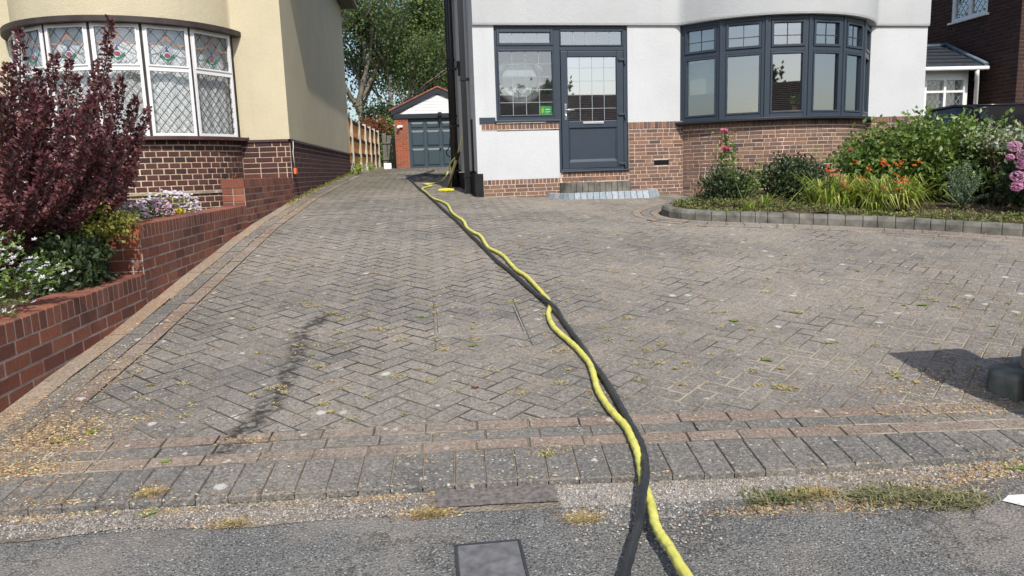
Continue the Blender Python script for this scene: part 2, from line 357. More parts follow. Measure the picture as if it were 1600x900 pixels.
M['yhose'] = m.done(m.ramp(m.noise(7, 4), [(.35, (.58, .55, .12)), (.65, (.70, .67, .17))]) if False else m.mix(m.ramp(m.noise(19, 5, .7), [(.52, 0), (.75, .6)]), m.ramp(m.noise(7, 4), [(.35, (.58, .55, .11)), (.65, (.70, .67, .16))]), (.30, .28, .14)), .5, .4)
M['bhose'] = plain('black hose', (.022, .024, .027), .38, .6, var=.4, bump=.2, bsc=60)

L = {}
L['purple'] = leaf_mat('barberry leaves', [(.11, .03, .038), (.20, .055, .07), (.09, .028, .032), (.30, .12, .135), (.16, .05, .055), (.08, .06, .03), (.42, .23, .24), (.14, .04, .03)], .36, .25, .6)
L['tree'] = leaf_mat('tree leaves', [(.08, .13, .045), (.14, .20, .065), (.10, .165, .06), (.20, .27, .10), (.06, .10, .04)], .5, .4)
L['tree2'] = leaf_mat('bright tree leaves', [(.10, .16, .05), (.17, .24, .07), (.22, .29, .09), (.08, .13, .04)], .5, .4)
L['green'] = leaf_mat('shrub leaves', [(.08, .15, .025), (.16, .26, .05), (.12, .21, .04), (.24, .34, .07), (.06, .11, .02), (.33, .38, .09)], .38, .28, .5)
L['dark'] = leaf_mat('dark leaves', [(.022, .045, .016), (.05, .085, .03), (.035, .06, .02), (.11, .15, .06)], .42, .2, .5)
L['grey'] = leaf_mat('grey green leaves', [(.10, .15, .09), (.20, .26, .18), (.15, .21, .13), (.28, .33, .25)], .5, .2)
L['gold'] = leaf_mat('golden leaves', [(.14, .16, .03), (.34, .33, .07), (.24, .25, .05), (.10, .13, .03)], .5, .3)
L['blade'] = leaf_mat('strap leaves', [(.14, .24, .03), (.30, .42, .05), (.50, .55, .10), (.20, .30, .04), (.52, .46, .20), (.10, .18, .03)], .42, .35, .4)
L['dryblade'] = leaf_mat('dry blades', [(.40, .30, .13), (.52, .42, .2), (.30, .2, .09), (.35, .36, .14)], .8, .2)
L['grass'] = leaf_mat('grass blades', [(.08, .12, .03), (.14, .17, .06), (.36, .33, .17), (.45, .40, .24), (.11, .15, .05)], .7, .25)
L['weed'] = leaf_mat('weed leaves', [(.14, .24, .03), (.25, .34, .05), (.34, .36, .08)], .6, .25)
L['redleaf'] = leaf_mat('reddish leaves', [(.22, .05, .03), (.30, .12, .05), (.16, .04, .03)], .5, .25)
L['vari'] = leaf_mat('variegated leaves', [(.20, .26, .12), (.45, .48, .33), (.55, .58, .48), (.12, .18, .06), (.50, .46, .12)], .5, .25)
L['fwhite'] = leaf_mat('white petals', [(.75, .76, .75), (.82, .82, .82), (.68, .68, .7)], .6, .3)
L['fmauve'] = leaf_mat('white mauve petals', [(.80, .78, .82), (.70, .60, .76), (.85, .84, .86)], .6, .3)
L['fpink'] = leaf_mat('pale pink petals', [(.80, .60, .68), (.84, .74, .78), (.76, .48, .60)], .6, .3)
L['fmagenta'] = leaf_mat('pink purple petals', [(.74, .40, .62), (.80, .52, .70), (.66, .30, .54)], .6, .3)
L['frose'] = leaf_mat('rose petals', [(.75, .16, .30), (.8, .3, .42), (.65, .1, .22)], .6, .3)
L['fhyd'] = leaf_mat('hydrangea petals', [(.76, .36, .58), (.82, .50, .68), (.68, .28, .50)], .6, .3)
L['forange'] = leaf_mat('orange petals', [(.80, .14, .03), (.85, .24, .04), (.70, .07, .03)], .5, .3)
L['fyellow'] = leaf_mat('yellow petals', [(.8, .65, .05), (.75, .55, .04)], .6, .3)

# ------------------------------------------------------------------ shape generators
def unit(a): return a/np.maximum(1e-9, np.linalg.norm(a, axis=1, keepdims=True))
def leaf_mesh(mb, P, size, D=None, up=.4, wid=.32, mi=0, spread=1.0):
    """P Nx3 centres; D optional direction per leaf"""
    P = np.asarray(P, float); n = len(P)
    if n == 0: return
    d = rng.normal(size=(n, 3))*spread
    if D is not None: d = d + np.asarray(D)*1.0
    d[:, 2] += up; d = unit(d); q = unit(rng.normal(size=(n, 3))); s_ = unit(np.cross(d, q)); nn = np.cross(d, s_)
    Ls = (size*rng.uniform(.6, 1.35, size=(n, 1))); W = Ls*wid
    v = np.stack([P, P+d*Ls*.5+s_*W+nn*W*.25, P+d*Ls, P+d*Ls*.5-s_*W+nn*W*.25], 1).reshape(-1, 3)
    b = len(mb.v); mb.v += [tuple(x) for x in v]
    mb.f += [(b+4*i, b+4*i+1, b+4*i+2, b+4*i+3) for i in range(n)]; mb.mi += [mi]*n; mb.sm += [False]*n
def blob_points(n, c, r, shell=.55, lump=.25, zmin=None):
    """points inside a lumpy ellipsoid, thicker near its surface"""
    d = unit(rng.normal(size=(n, 3))); k = rng.uniform(shell**3, 1, size=(n, 1))**(1/3)
    ph = rng.uniform(0, 6.28, 6)
    l = 1+lump*(np.sin(d[:, :1]*5+ph[0])*np.sin(d[:, 1:2]*6+ph[1])+.6*np.sin(d[:, 2:]*9+ph[2]+d[:, :1]*4)+.35*np.sin(d[:, 1:2]*15+ph[3])*np.sin(d[:, :1]*13+ph[4]))
    p = d*k*l*np.array(r)+np.array(c)
    if zmin is not None: p = p[p[:, 2] > zmin]
    return p
def clumps(n, c, r, m, cr, shell=.5, lump=.2, zmin=None):
    cs = blob_points(n, c, r, shell, lump, zmin); P = np.repeat(cs, m, 0); P = P + rng.normal(size=P.shape)*cr
    return P
def blades(mb, base, n, h, spread, wid, mi=0, droop=.5, rad=.05):
    for _ in range(n):
        a = random.uniform(0, 6.28); rr = random.uniform(0, rad); p = Vector(base)+Vector((math.cos(a)*rr, math.sin(a)*rr, 0))
        a2 = a+random.uniform(-.8, .8); hh = h*random.uniform(.5, 1.15); sp = spread*random.uniform(.2, 1.2); dv = Vector((math.cos(a2), math.sin(a2), 0)); sd_ = Vector((-dv.y, dv.x, 0))*wid/2
        pts = []
        for t in (0, .35, .7, 1): pts.append(p+dv*sp*t**1.5+Vector((0, 0, hh*(t-droop*t**3*.8))))
        wds = (1, .95, .6, .05); vs = []
        for q, k in zip(pts, wds): vs += [q-sd_*k, q+sd_*k]
        mb.add(vs, [(0, 1, 3, 2), (2, 3, 5, 4), (4, 5, 7, 6)], mi)
class Path:
    def __init__(s, pts):
        s.p = [Vector((p[0], p[1], 0)) for p in pts]; s.c = [0]
        for a, b in zip(s.p[:-1], s.p[1:]): s.c.append(s.c[-1]+(b-a).length)
        s.L = s.c[-1]; s.N = []
        for i in range(len(s.p)):
            d = (s.p[min(i+1, len(s.p)-1)]-s.p[max(i-1, 0)]).normalized(); s.N.append(Vector((d.y, -d.x, 0)))
    def at(s, t, off=0, smooth=True):
        t = max(0, min(s.L-1e-6, t)); i = max(0, np.searchsorted(s.c, t, side='right')-1); i = min(i, len(s.p)-2)
        k = (t-s.c[i])/(s.c[i+1]-s.c[i]); p = s.p[i].lerp(s.p[i+1], k)
        if smooth: n = s.N[i].lerp(s.N[i+1], k).normalized()
        else: d = (s.p[i+1]-s.p[i]).normalized(); n = Vector((d.y, -d.x, 0))
        return p+n*off
def brickwork(mb, path, z0, z1, course, bl, joint=.011, depth=.06, proud=.006, bond='stretcher', t0=0, t1=None, holes=(), zb=None, smooth=True, ch=.003):
    """individual bevelled bricks laid in courses along a path; z0 may be a function (t)->z of the ground"""
    t1 = path.L if t1 is None else t1; zlo = z0 if not callable(z0) else min(z0(t) for t in np.linspace(t0, t1, 20))
    nc = int(math.ceil((z1-zlo)/course-1e-6))
    for r in range(nc):
        zt = z1-r*course; zbm = zt-course+joint
        t = t0; k = 0
        if bond == 'stretcher': first = bl if r % 2 == 0 else bl*.5
        elif bond == 'header': first = bl*.55 if r % 2 == 0 else bl*.28
        else: first = random.choice((bl, bl*.5, bl*.75))
        ln = first
        while t < t1-.01:
            e = min(t+ln, t1); a, b = t+joint/2, e-joint/2
            if t1-e < bl*.2: e = t1; b = e-joint/2
            if b-a > .015:
                zz = zbm
                if callable(z0):
                    g = min(z0(a), z0(b))
                    if zt < g: t = e; ln = bl; continue
                ok = True
                for (h0, h1, hz0, hz1) in holes:
                    if a < h1-.005 and b > h0+.005 and zbm < hz1-.005 and zt > hz0+.005:
                        ok = False
                        if a < h0-.03: one_brick(mb, path, a, h0-joint/2, zz, zt, depth, proud, ch, smooth)
                        if b > h1+.03: one_brick(mb, path, h1+joint/2, b, zz, zt, depth, proud, ch, smooth)
                if ok: one_brick(mb, path, a, b, zz, zt, depth, proud, ch, smooth)
            t = e; k += 1
            if bond == 'stretcher': ln = bl
            elif bond == 'header': ln = bl*.55
            elif bond == 'mixed': ln = random.choice((bl, bl, bl*.5, bl*.52, bl*.95))
            elif bond == 'flemish': ln = bl if k % 2 else bl*.5
def one_brick(mb, path, a, b, z0, z1, depth, proud, ch=.003, smooth=True):
    pr = proud+random.uniform(-.0015, .0015); q = []
    dz = random.uniform(-.0012, .0012)
    for (w_, c_) in ((-depth, 0), (pr-ch, 0), (pr, ch)):
        for (tt, zz) in ((a+c_, z0+c_), (b-c_, z0+c_), (b-c_, z1+dz-c_), (a+c_, z1+dz-c_)):
            p = path.at(tt, w_, smooth); q.append((p.x, p.y, zz))
    mb.add(q, [(0, 1, 5, 4), (1, 2, 6, 5), (2, 3, 7, 6), (3, 0, 4, 7), (4, 5, 9, 8), (5, 6, 10, 9), (6, 7, 11, 10), (7, 4, 8, 11), (8, 9, 10, 11)])
def sheet(mb, path, z0, z1, off=0, n=None, t0=0, t1=None, mi=0, smooth=True, sm=True):
    t1 = path.L if t1 is None else t1; n = n or max(2, int((t1-t0)/.12)); vs = []
    ts = sorted(set([t0+(t1-t0)*i/n for i in range(n+1)]+[c for c in path.c if t0 < c < t1]))
    for t in ts:
        p = path.at(t, off, smooth); g = z0(t) if callable(z0) else z0; vs += [(p.x, p.y, g), (p.x, p.y, z1)]
    mb.add(vs, [(2*i, 2*i+2, 2*i+3, 2*i+1) for i in range(len(ts)-1)], mi, sm)
def solid_band(mb, path, z0, z1, w0, w1, t0=0, t1=None, n=None, mi=0, smooth=True):
    """closed rectangular-section band following a path"""
    t1 = path.L if t1 is None else t1; n = n or max(2, int((t1-t0)/.1)); vs = []
    ts = [t0+(t1-t0)*i/n for i in range(n+1)]
    for t in ts:
        for (w_, z_) in ((w0, z0), (w1, z0), (w1, z1), (w0, z1)):
            p = path.at(t, w_, smooth); vs.append((p.x, p.y, (z_(t) if callable(z_) else z_)))
    fs = [(4*i+k, 4*i+4+k, 4*i+4+(k+1) % 4, 4*i+(k+1) % 4) for i in range(n) for k in range(4)]
    fs += [(3, 2, 1, 0), (4*n, 4*n+1, 4*n+2, 4*n+3)]; mb.add(vs, fs, mi)
def flat_block(mb, quad, zf, th=.004, ch=.003, lift=0, mi=0, tilt=.0018, grime=False):
    """a paving block: chamfered top following the ground; quad = xy corners in order"""
    n = len(quad); c = sum((Vector((q[0], q[1])) for q in quad), Vector((0, 0)))/n; vs = []
    tx, ty, tz = random.uniform(-tilt, tilt)*8, random.uniform(-tilt, tilt)*8, random.uniform(-tilt, tilt)
    for inset, dz in ((0, -th*3.2), (0, -th*.7), (ch, 0)):
        for q in quad:
            v = Vector((q[0], q[1])); d = (c-v); d = d/max(d.length, 1e-6)*min(inset*1.35, d.length*.5); v2 = v+d
            vs.append((v2.x, v2.y, zf(v2.x, v2.y)+dz+lift+tz+(v2.x-c.x)*tx+(v2.y-c.y)*ty))
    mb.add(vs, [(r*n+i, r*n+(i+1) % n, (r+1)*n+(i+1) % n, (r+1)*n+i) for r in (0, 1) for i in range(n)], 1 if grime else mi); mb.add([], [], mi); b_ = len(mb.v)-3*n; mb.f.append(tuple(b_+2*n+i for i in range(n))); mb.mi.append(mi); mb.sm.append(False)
def clip_poly(poly, f):
    """keep the side where f(p) >= 0 (f linear enough across a block)"""
    out = []
    for i in range(len(poly)):
        p, q = poly[i], poly[(i+1) % len(poly)]; a, b = f(p), f(q)
        if a >= 0: out.append(p)
        if (a > 0 and b < 0) or (a < 0 and b > 0): t = a/(a-b); out.append((p[0]+(q[0]-p[0])*t, p[1]+(q[1]-p[1])*t))
    return out
def parea(p): return abs(sum(p[i][0]*p[(i+1) % len(p)][1]-p[(i+1) % len(p)][0]*p[i][1] for i in range(len(p))))/2 if len(p) > 2 else 0
def inside(pt, poly):
    x, y = pt; r = False; n = len(poly)
    for i in range(n):
        x1, y1 = poly[i][:2]; x2, y2 = poly[(i+1) % n][:2]
        if (y1 > y) != (y2 > y) and x < (x2-x1)*(y-y1)/(y2-y1)+x1: r = not r
    return r
def smoothpath(pts, n=6):
    out = []; P = [Vector((p[0], p[1], p[2] if len(p) > 2 else 0)) for p in pts]; P = [P[0]*2-P[1]]+P+[P[-1]*2-P[-2]]
    for i in range(1, len(P)-2):
        for k in range(n):
            t = k/n; a, b, c, d = P[i-1:i+3]
            out.append(.5*((2*b)+(c-a)*t+(2*a-5*b+4*c-d)*t*t+(3*b-a-3*c+d)*t**3))
    out.append(P[-2]); return out

# ================================================================== GROUND
def yk(x): return float(np.interp(x, [-9, -3, -1.92, .31, 2.68, 4, 9], [3.30, 3.28, 3.27, 3.20, 3.02, 2.88, 2.5]))
def kw(x): return float(np.interp(x, [-2, .3, 1.35, 2.6, 5], [.28, .30, .30, .22, .2]))
def grid_sheet(name, xs, ys, zf, mat, label, dz=0):
    mb = MB(); nx = len(xs); vs = [(x, (y(x) if callable(y) else y), 0) for y in ys for x in xs]
    vs = [(x, y, zf(x, y)+dz) for x, y, _ in vs]
    mb.add(vs, [(j*nx+i, j*nx+i+1, (j+1)*nx+i+1, (j+1)*nx+i) for j in range(len(ys)-1) for i in range(nx-1)], 0, True)
    return tag(mb.build(name, mat), label, None, None, 'structure')
xs_far = [-400, -100, -40, -20, -12, -9, -6, -4, -2.3, -1, 0, .8, 2, 3, 4, 5, 6, 7, 8, 9, 11, 14, 20, 40, 100, 400]
m = NT('rough grass ground'); M['ground'] = m.done(m.ramp(m.noise(.7, 6, .7), [(.3, (.05, .07, .02)), (.7, (.13, .12, .06))]), .95, .1)
grid_sheet('ground', xs_far, [-400, -100, -50, -30]+[lambda x, k=k: k for k in (-15, -5, 2, 3, 4, 5, 6, 7, 8, 9.5, 11, 13, 16, 19, 22.7, 26, 30, 36, 45, 60, 120, 400)], lambda x, y: G(x, y)-(.08 if y > 3 else .14), M['ground'], 'rough ground under and beyond the plots')
# footway
PV = lambda x, y: G(x, y)-.035
grid_sheet('pavement', np.linspace(-9, 9, 37), [-1.5, 0, 1, 2.0, lambda x: yk(x)-kw(x)-.35, lambda x: yk(x)-kw(x)+.02], PV, M['asphalt'], 'worn grey asphalt footway in the foreground')
grid_sheet('road', np.linspace(-60, 60, 25), [-12, -8, -5, -1.6], lambda x, y: G(x, y)-.12, M['patch'], 'dark asphalt street behind the footway')
# sand bed under the blocks
BEDOUT = smoothpath([(4.95, 11.35), (4.45, 11.15), (3.85, 10.75), (3.35, 10.05), (3.12, 9.62), (3.14, 9.28), (3.45, 9.02), (4.13, 8.76), (4.8, 8.45), (5.39, 8.11), (5.9, 7.72), (6.35, 7.33), (7.1, 6.7), (8.5, 6.0), (10.5, 5.5)], 5)
BEDPOLY = [(p.x, p.y) for p in BEDOUT]+[(10.5, 13), (4.95, 13)]
grid_sheet('driveway_bed', np.linspace(-2.5, 9.5, 49), [lambda x: yk(x)-kw(x)-.0]+[lambda x, k=k: max(k, yk(x)) for k in (3.4, 4, 4.6, 5.2, 5.7, 6.2, 7, 8, 9, 9.5, 10.5, 11.5, 13, 15, 17, 19, 21, 23, 26, 30, 34, 38)], lambda x, y: G(x, y)-.0085, M['joint'], 'sand and moss in the joints of the driveway')
COVER = [(-.01, 4.88), (.60, 4.88), (.60, 5.58), (-.01, 5.58)]
def in_cover(x, y): return -.01 < x < .60 and 4.88 < y < 5.58
CH = (0.08)
BW = .115; ang = R(45); ca, sa = math.cos(ang), math.sin(ang)
BP = Path([(p.x, p.y) for p in BEDOUT])
# is a point closer than d outside the bed edge?
bo = np.array([(p.x, p.y) for p in BEDOUT])
def near_bed(x, y, d): return inside((x, y), BEDPOLY) or float(np.min(np.hypot(bo[:, 0]-x, bo[:, 1]-y))) < d
pav = MB(); cov = MB(); g = .0065
N = 240
for r in range(-N, N):
    for k in range(-N//4-30, N//4+30):
        for (u, v, du, dv) in ((r+4*k, r, 2, 1), (r+3+4*k, r, 1, 2)):
            cx, cy = (u+du/2)*BW, (v+dv/2)*BW; x, y = cx*ca-cy*sa, cx*sa+cy*ca+10
            if x < -2.05 or x > 8.6 or y < yk(x)+.15 or y > 33: continue
            if y > 12 and x > 1.3: continue
            if near_bed(x, y, .40): continue
            qs = [(u*BW+g/2, v*BW+g/2), ((u+du)*BW-g/2, v*BW+g/2), ((u+du)*BW-g/2, (v+dv)*BW-g/2), (u*BW+g/2, (v+dv)*BW-g/2)]
            qs = [(a*ca-b*sa, a*sa+b*ca+10) for a, b in qs]
            # cut the blocks at the borders and at the drain cover, as a paver would
            qs = clip_poly(qs, lambda p: p[1]-yk(p[0])-.304); qs = clip_poly(qs, lambda p: p[0]+1.888) if qs else qs
            def lay(dst, q):
                if parea(q) > .0006: flat_block(dst, q, G, grime=True)
            if -.25 < x < .85 and 4.65 < y < 5.8:
                q = qs
                for fn in (lambda p: p[0]-.005, lambda p: .585-p[0], lambda p: p[1]-4.895, lambda p: 5.565-p[1]): q = clip_poly(q, fn) if q else q
                lay(cov, q)
                lay(pav, clip_poly(qs, lambda p: -.018-p[0])); lay(pav, clip_poly(qs, lambda p: p[0]-.608))
                mid = clip_poly(qs, lambda p: p[0]+.016); mid = clip_poly(mid, lambda p: .606-p[0]) if mid else mid
                if mid: lay(pav, clip_poly(mid, lambda p: 4.87-p[1])); lay(pav, clip_poly(mid, lambda p: p[1]-5.59))
                continue
            lay(pav, qs)
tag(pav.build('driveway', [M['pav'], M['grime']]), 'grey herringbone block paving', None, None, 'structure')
# straight border courses
def strip(mb, path, o0, o1, bl, zf, t0=0, t1=None, lift=.002, jit=.004, g=.006):
    t1 = path.L if t1 is None else t1; t = t0
    while t < t1-.02:
        e = min(t+bl*random.uniform(.98, 1.02), t1); a, b = t+g/2, e-g/2
        q = [path.at(a, o0+g/2), path.at(b, o0+g/2), path.at(b, o1-g/2), path.at(a, o1-g/2)]
        dx = random.uniform(-jit, jit)*.5
        flat_block(mb, [(p.x+dx, p.y) for p in q], zf, lift=lift, grime=True); t = e
KP = Path([(x, yk(x)) for x in np.linspace(-2.3, 6, 60)])   # offset>0 = towards street
red = MB(); cha = MB(); tan_ = MB()
strip(red, KP, -.10, 0, .245, G); strip(cha, KP, -.20, -.10, .25, G); strip(red, KP, -.30, -.20, .245, G)
LP = Path([(-2.3, y) for y in np.linspace(3.3, 23, 60)])    # offset>0 = +x
strip(tan_, LP, .0, .14, .9, G, t0=.25); strip(cha, LP, .14, .28, .25, G, t0=.28); strip(red, LP, .28, .405, .25, G, t0=.30, t1=15)
BT = BP.L*.93
for (a, b, mbx) in ((.02, .13, red), (.135, .25, cha), (.255, .37, red)):
    strip(mbx, Path([(p.x, p.y) for p in BEDOUT]), a+.09, b+.09, .2, G, t0=.4, t1=BT, lift=.007)
# clip curved strips lying under nothing else: build
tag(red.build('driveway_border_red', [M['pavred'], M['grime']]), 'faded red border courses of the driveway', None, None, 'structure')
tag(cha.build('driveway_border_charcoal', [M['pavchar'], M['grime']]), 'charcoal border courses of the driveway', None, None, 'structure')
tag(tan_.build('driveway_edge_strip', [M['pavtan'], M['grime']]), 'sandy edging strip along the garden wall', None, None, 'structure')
kb = MB(); t = 0
while t < KP.L-.05:
    wd = .132*random.uniform(.97, 1.03); a, b = t+.0025, t+wd-.0025; x = KP.at(t).x; k_ = kw(x)
    sk_ = .04*(x-.6)   # joints fan slightly
    q = [KP.at(a, .005), KP.at(b, .005), KP.at(b+sk_*0, k_), KP.at(a+sk_*0, k_)]
    tl = random.uniform(-.004, .004)
    def kz(xx, yy): 
        d = min(1, max(0, (yk(xx)-yy)/.3)); return G(xx, yk(xx))-.028*d
    flat_block(kb, [(p.x, p.y) for p in q], kz, th=.010, ch=.005, lift=.004+tl*.4, tilt=.001); t += wd
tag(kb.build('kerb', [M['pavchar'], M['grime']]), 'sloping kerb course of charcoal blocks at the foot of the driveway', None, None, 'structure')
# grit strip and dark patch between kerb and footway
grid_sheet('grit_strip', np.linspace(-4, 4, 33), [lambda x: yk(x)-kw(x)-.17-.03*math.sin(x*7)-.02*math.sin(x*17), lambda x: yk(x)-kw(x)+.0], PV, M['grit'], 'strip of bare grit between kerb and footway', dz=.004)
grid_sheet('asphalt_patch', [-.04, .2, .45], [lambda x: yk(x)-kw(x)-.14, lambda x: yk(x)-kw(x)-.005], PV, M['patch'], 'small dark asphalt patch against the kerb', dz=.012)
# grit stones
gs = MB()
def grit(n, x0, x1, yf, s0, s1):
    for _ in range(n):
        x = random.uniform(x0, x1); y = yf(x); s = random.uniform(s0, s1); a = random.uniform(0, 6.28)
        z = PV(x, y)+.004; ux, uy = math.cos(a)*s, math.sin(a)*s
        gs.add([(x-ux, y-uy, z), (x+uy, y-ux, z), (x+ux, y+uy, z), (x-uy, y+ux, z), (x+random.uniform(-s, s)*.4, y, z+s*random.uniform(.6, 1.1))], [(0, 1, 4), (1, 2, 4), (2, 3, 4), (3, 0, 4)])
kf = lambda x: yk(x)-kw(x)
grit(8500, -3.0, -.08, lambda x: kf(x)-random.uniform(0, .17), .002, .0055)
grit(7500, .46, 1.6, lambda x: kf(x)-random.uniform(0, .17), .002, .0055)
grit(1700, 1.6, 3.2, lambda x: kf(x)-random.uniform(0, .15), .003, .008)
grit(1500, .45, 1.0, lambda x: kf(x)-random.uniform(.15, .55)*random.random(), .003, .008)
grit(1300, -3, 3.2, lambda x: random.uniform(1.7, kf(x)), .002, .005)
tag(gs.build('gravel', M['stones']), 'loose grey grit along the kerb', None, None, 'stuff')
# dry litter: curled flakes and straw bits
lt = MB()
def litter(n, cx, cy, rx, ry, s0=.004, s1=.013, zf=G, lift=.005):
    n = int(n*2.4); s0 *= .6; s1 *= .62
    for _ in range(n):
        x, y = random.gauss(cx, rx), random.gauss(cy, ry); s = random.uniform(s0, s1); a = random.uniform(0, 6.28); k = random.choice((.08, .12, .2, .45))
        if k < .15: s *= 1.7
        if x < -2.28 and y > 3.0: continue
        z = (PV if y < kf(x) else zf)(x, y)+lift; ux, uy = math.cos(a)*s, math.sin(a)*s; h = random.uniform(.001, .007)
        lt.add([(x-ux, y-uy, z), (x+uy*k, y-ux*k, z+h), (x+ux, y+uy, z+h*.4), (x-uy*k, y+ux*k, z)], [(0, 1, 2, 3)])
for p, n, rx, ry in (((70, 690), 900, .16, .10), ((15, 660), 300, .12, .16), ((150, 600), 200, .10, .3), ((30, 735), 500, .15, .06), ((120, 665), 220, .12, .08), ((220, 655), 50, .06, .04), ((390, 690), 70, .07, .02), ((235, 770), 110, .04, .03), ((360, 805), 90, .07, .02),
                     ((670, 790), 260, .06, .025), ((580, 770), 90, .06, .012), ((910, 795), 160, .05, .03), ((1190, 785), 260, .12, .03), ((1260, 760), 260, .07, .03), ((1350, 775), 260, .12, .04), ((1450, 760), 450, .15, .05), ((1540, 730), 380, .15, .04), ((1590, 715), 200, .1, .03),
                     ((1480, 590), 260, .18, .14), ((1560, 480), 160, .3, .5), ((1450, 440), 120, .5, .4), ((1500, 640), 220, .2, .06), ((1560, 610), 80, .12, .05), ((1540, 365), 260, .4, .12), ((1490, 362), 120, .4, .08), ((1400, 610), 80, .12, .06), ((60, 790), 120, .2, .03), ((840, 710), 40, .3, .01)):
    c = gp(*p); litter(n, c.x, c.y, rx, ry)
for i in range(150):   # along the garden wall and border joints
    t = random.uniform(3.5, 13); litter(9, -2.05+random.uniform(-.12, .2), t, .05, .1, .004, .014)
for i in range(620):   # tufts of dead moss in the joints
    x, y = random.uniform(-1.9, 5.5), random.uniform(3.6, 11)**1.0
    if near_bed(x, y, .2): continue
    litter(random.randint(1, 7), x, y, .022, .008, .003, .009)
for i in range(60): litter(5, random.uniform(-2, 3), 3.2+random.choice((.0, .1, .2, .3))-.03, .06, .006, .004, .011)
for i in range(110): litter(6, random.uniform(-2.6, 3.1), 0, .05, 0, .005, .014) if False else (lambda x: litter(6, x, kf(x)-random.uniform(-.01, .05), .05, .012, .005, .015))(random.uniform(-2.6, 3.1))
tag(lt.build('leaf_litter', M['litter']), 'dry leaf litter and dead moss scattered on the paving', None, None, 'stuff')
mt = MB(); random.seed(99)
def mtuft(x, y, r, n):
    for _ in range(n):
        a = random.uniform(0, 6.28); q = r*random.random()**.7; px_, py_ = x+math.cos(a)*q*1.25, y+math.sin(a)*q*.8; sgl = random.uniform(.005, .014); b_ = random.uniform(0, 6.28); k = random.uniform(.12, .35); z = G(px_, py_)+.003; h = random.uniform(.002, .012)
        ux, uy = math.cos(b_)*sgl, math.sin(b_)*sgl; mt.add([(px_-ux, py_-uy, z), (px_+uy*k, py_-ux*k, z+h*.6), (px_+ux, py_+uy, z+h), (px_-uy*k, py_+ux*k, z+h*.5)], [(0, 1, 2, 3)])
for i in range(230):
    x, y = random.uniform(-1.8, 4.5), 3.6+abs(random.gauss(0, 2.6))
    if near_bed(x, y, .1) or y > 10: continue
    mtuft(x, y, random.uniform(.014, .045), random.randint(14, 60))
for px_, py_ in ((590, 515), (535, 500), (497, 480), (480, 476), (592, 516), (682, 478), (740, 320+210), (800, 472), (855, 710), (630, 532), (1225, 607), (1030, 567), (943, 512), (980, 498), (870, 550), (1010, 548), (1232, 610), (430, 607), (620, 590), (500, 575)):
    c = gp(px_, py_); mtuft(c.x, c.y, .05, 80)
M['tuft'] = leaf_mat('dry moss tufts', [(.50, .42, .20), (.58, .50, .27), (.40, .40, .12), (.55, .38, .22), (.46, .44, .22)], .9, .15)
tag(mt.build('moss_tufts', M['tuft']), 'straw coloured moss tufts dotted over the paving joints', None, None, 'stuff')
# white paint mark at the right edge
c = gp(1596, 771); mb = MB(); mb.add([(c.x-.07, c.y+.01, PV(c.x, c.y)+.006), (c.x-.02, c.y-.05, PV(c.x, c.y)+.006), (c.x+.4, c.y-.1, PV(c.x, c.y)+.006), (c.x+.4, c.y+.03, PV(c.x, c.y)+.006), (c.x-.01, c.y+.05, PV(c.x, c.y)+.006)], [(0, 1, 2, 3, 4)])
tag(mb.build('paint_mark', M['white_paint']), 'faded white paint mark on the footway at the right edge', None, None, 'structure')

# ================================================================== covers
t = thing('access_cover', (.3, 5.23, G(.3, 5.23)), 'recessed square drain cover filled with matching blocks, edged by thin metal in the driveway', 'drain cover')
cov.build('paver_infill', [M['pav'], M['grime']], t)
mb = MB()
for (x0, x1, y0, y1) in ((-.010, .0, 4.878, 5.582), (.59, .600, 4.878, 5.582), (.0, .59, 4.878, 4.884), (.0, .59, 5.576, 5.582)):
    q = [(x0, y0), (x1, y0), (x1, y1), (x0, y1)]; flat_block(mb, q, G, th=.004, ch=.0005, lift=.001, tilt=0)
mb.build('frame', M['galv'], t)
c0, c1 = gp(712, 850, -.035), gp(812, 850, -.035); y1 = (c0.y+c1.y)/2; y0 = y1-.28; x0, x1 = c0.x, c1.x
M['cover'] = plain('dark steel plate', (.15, .15, .155), .8, .25, .1, var=.35, sc=20, bump=.4, bsc=50)
t = thing('utility_cover', ((x0+x1)/2, (y0+y1)/2, PV(x0, y1)), 'small dark blue grey utility cover set in the asphalt footway', 'utility cover')
mb = MB(); flat_block(mb, [(x0+.006, y0), (x1-.006, y0), (x1-.006, y1-.006), (x0+.006, y1-.006)], PV, th=.004, ch=.004, lift=.007, tilt=0); mb.build('lid', M['cover'], t)
mb = MB()
for q in ([(x0-.006, y0), (x0+.004, y0), (x0+.004, y1+.006), (x0-.006, y1+.006)], [(x1-.004, y0), (x1+.006, y0), (x1+.006, y1+.006), (x1-.004, y1+.006)], [(x0+.004, y1-.004), (x1-.004, y1-.004), (x1-.004, y1+.006), (x0+.004, y1+.006)]):
    flat_block(mb, q, PV, th=.004, ch=.001, lift=.006, tilt=0)
mb.build('frame', M['lead'], t)

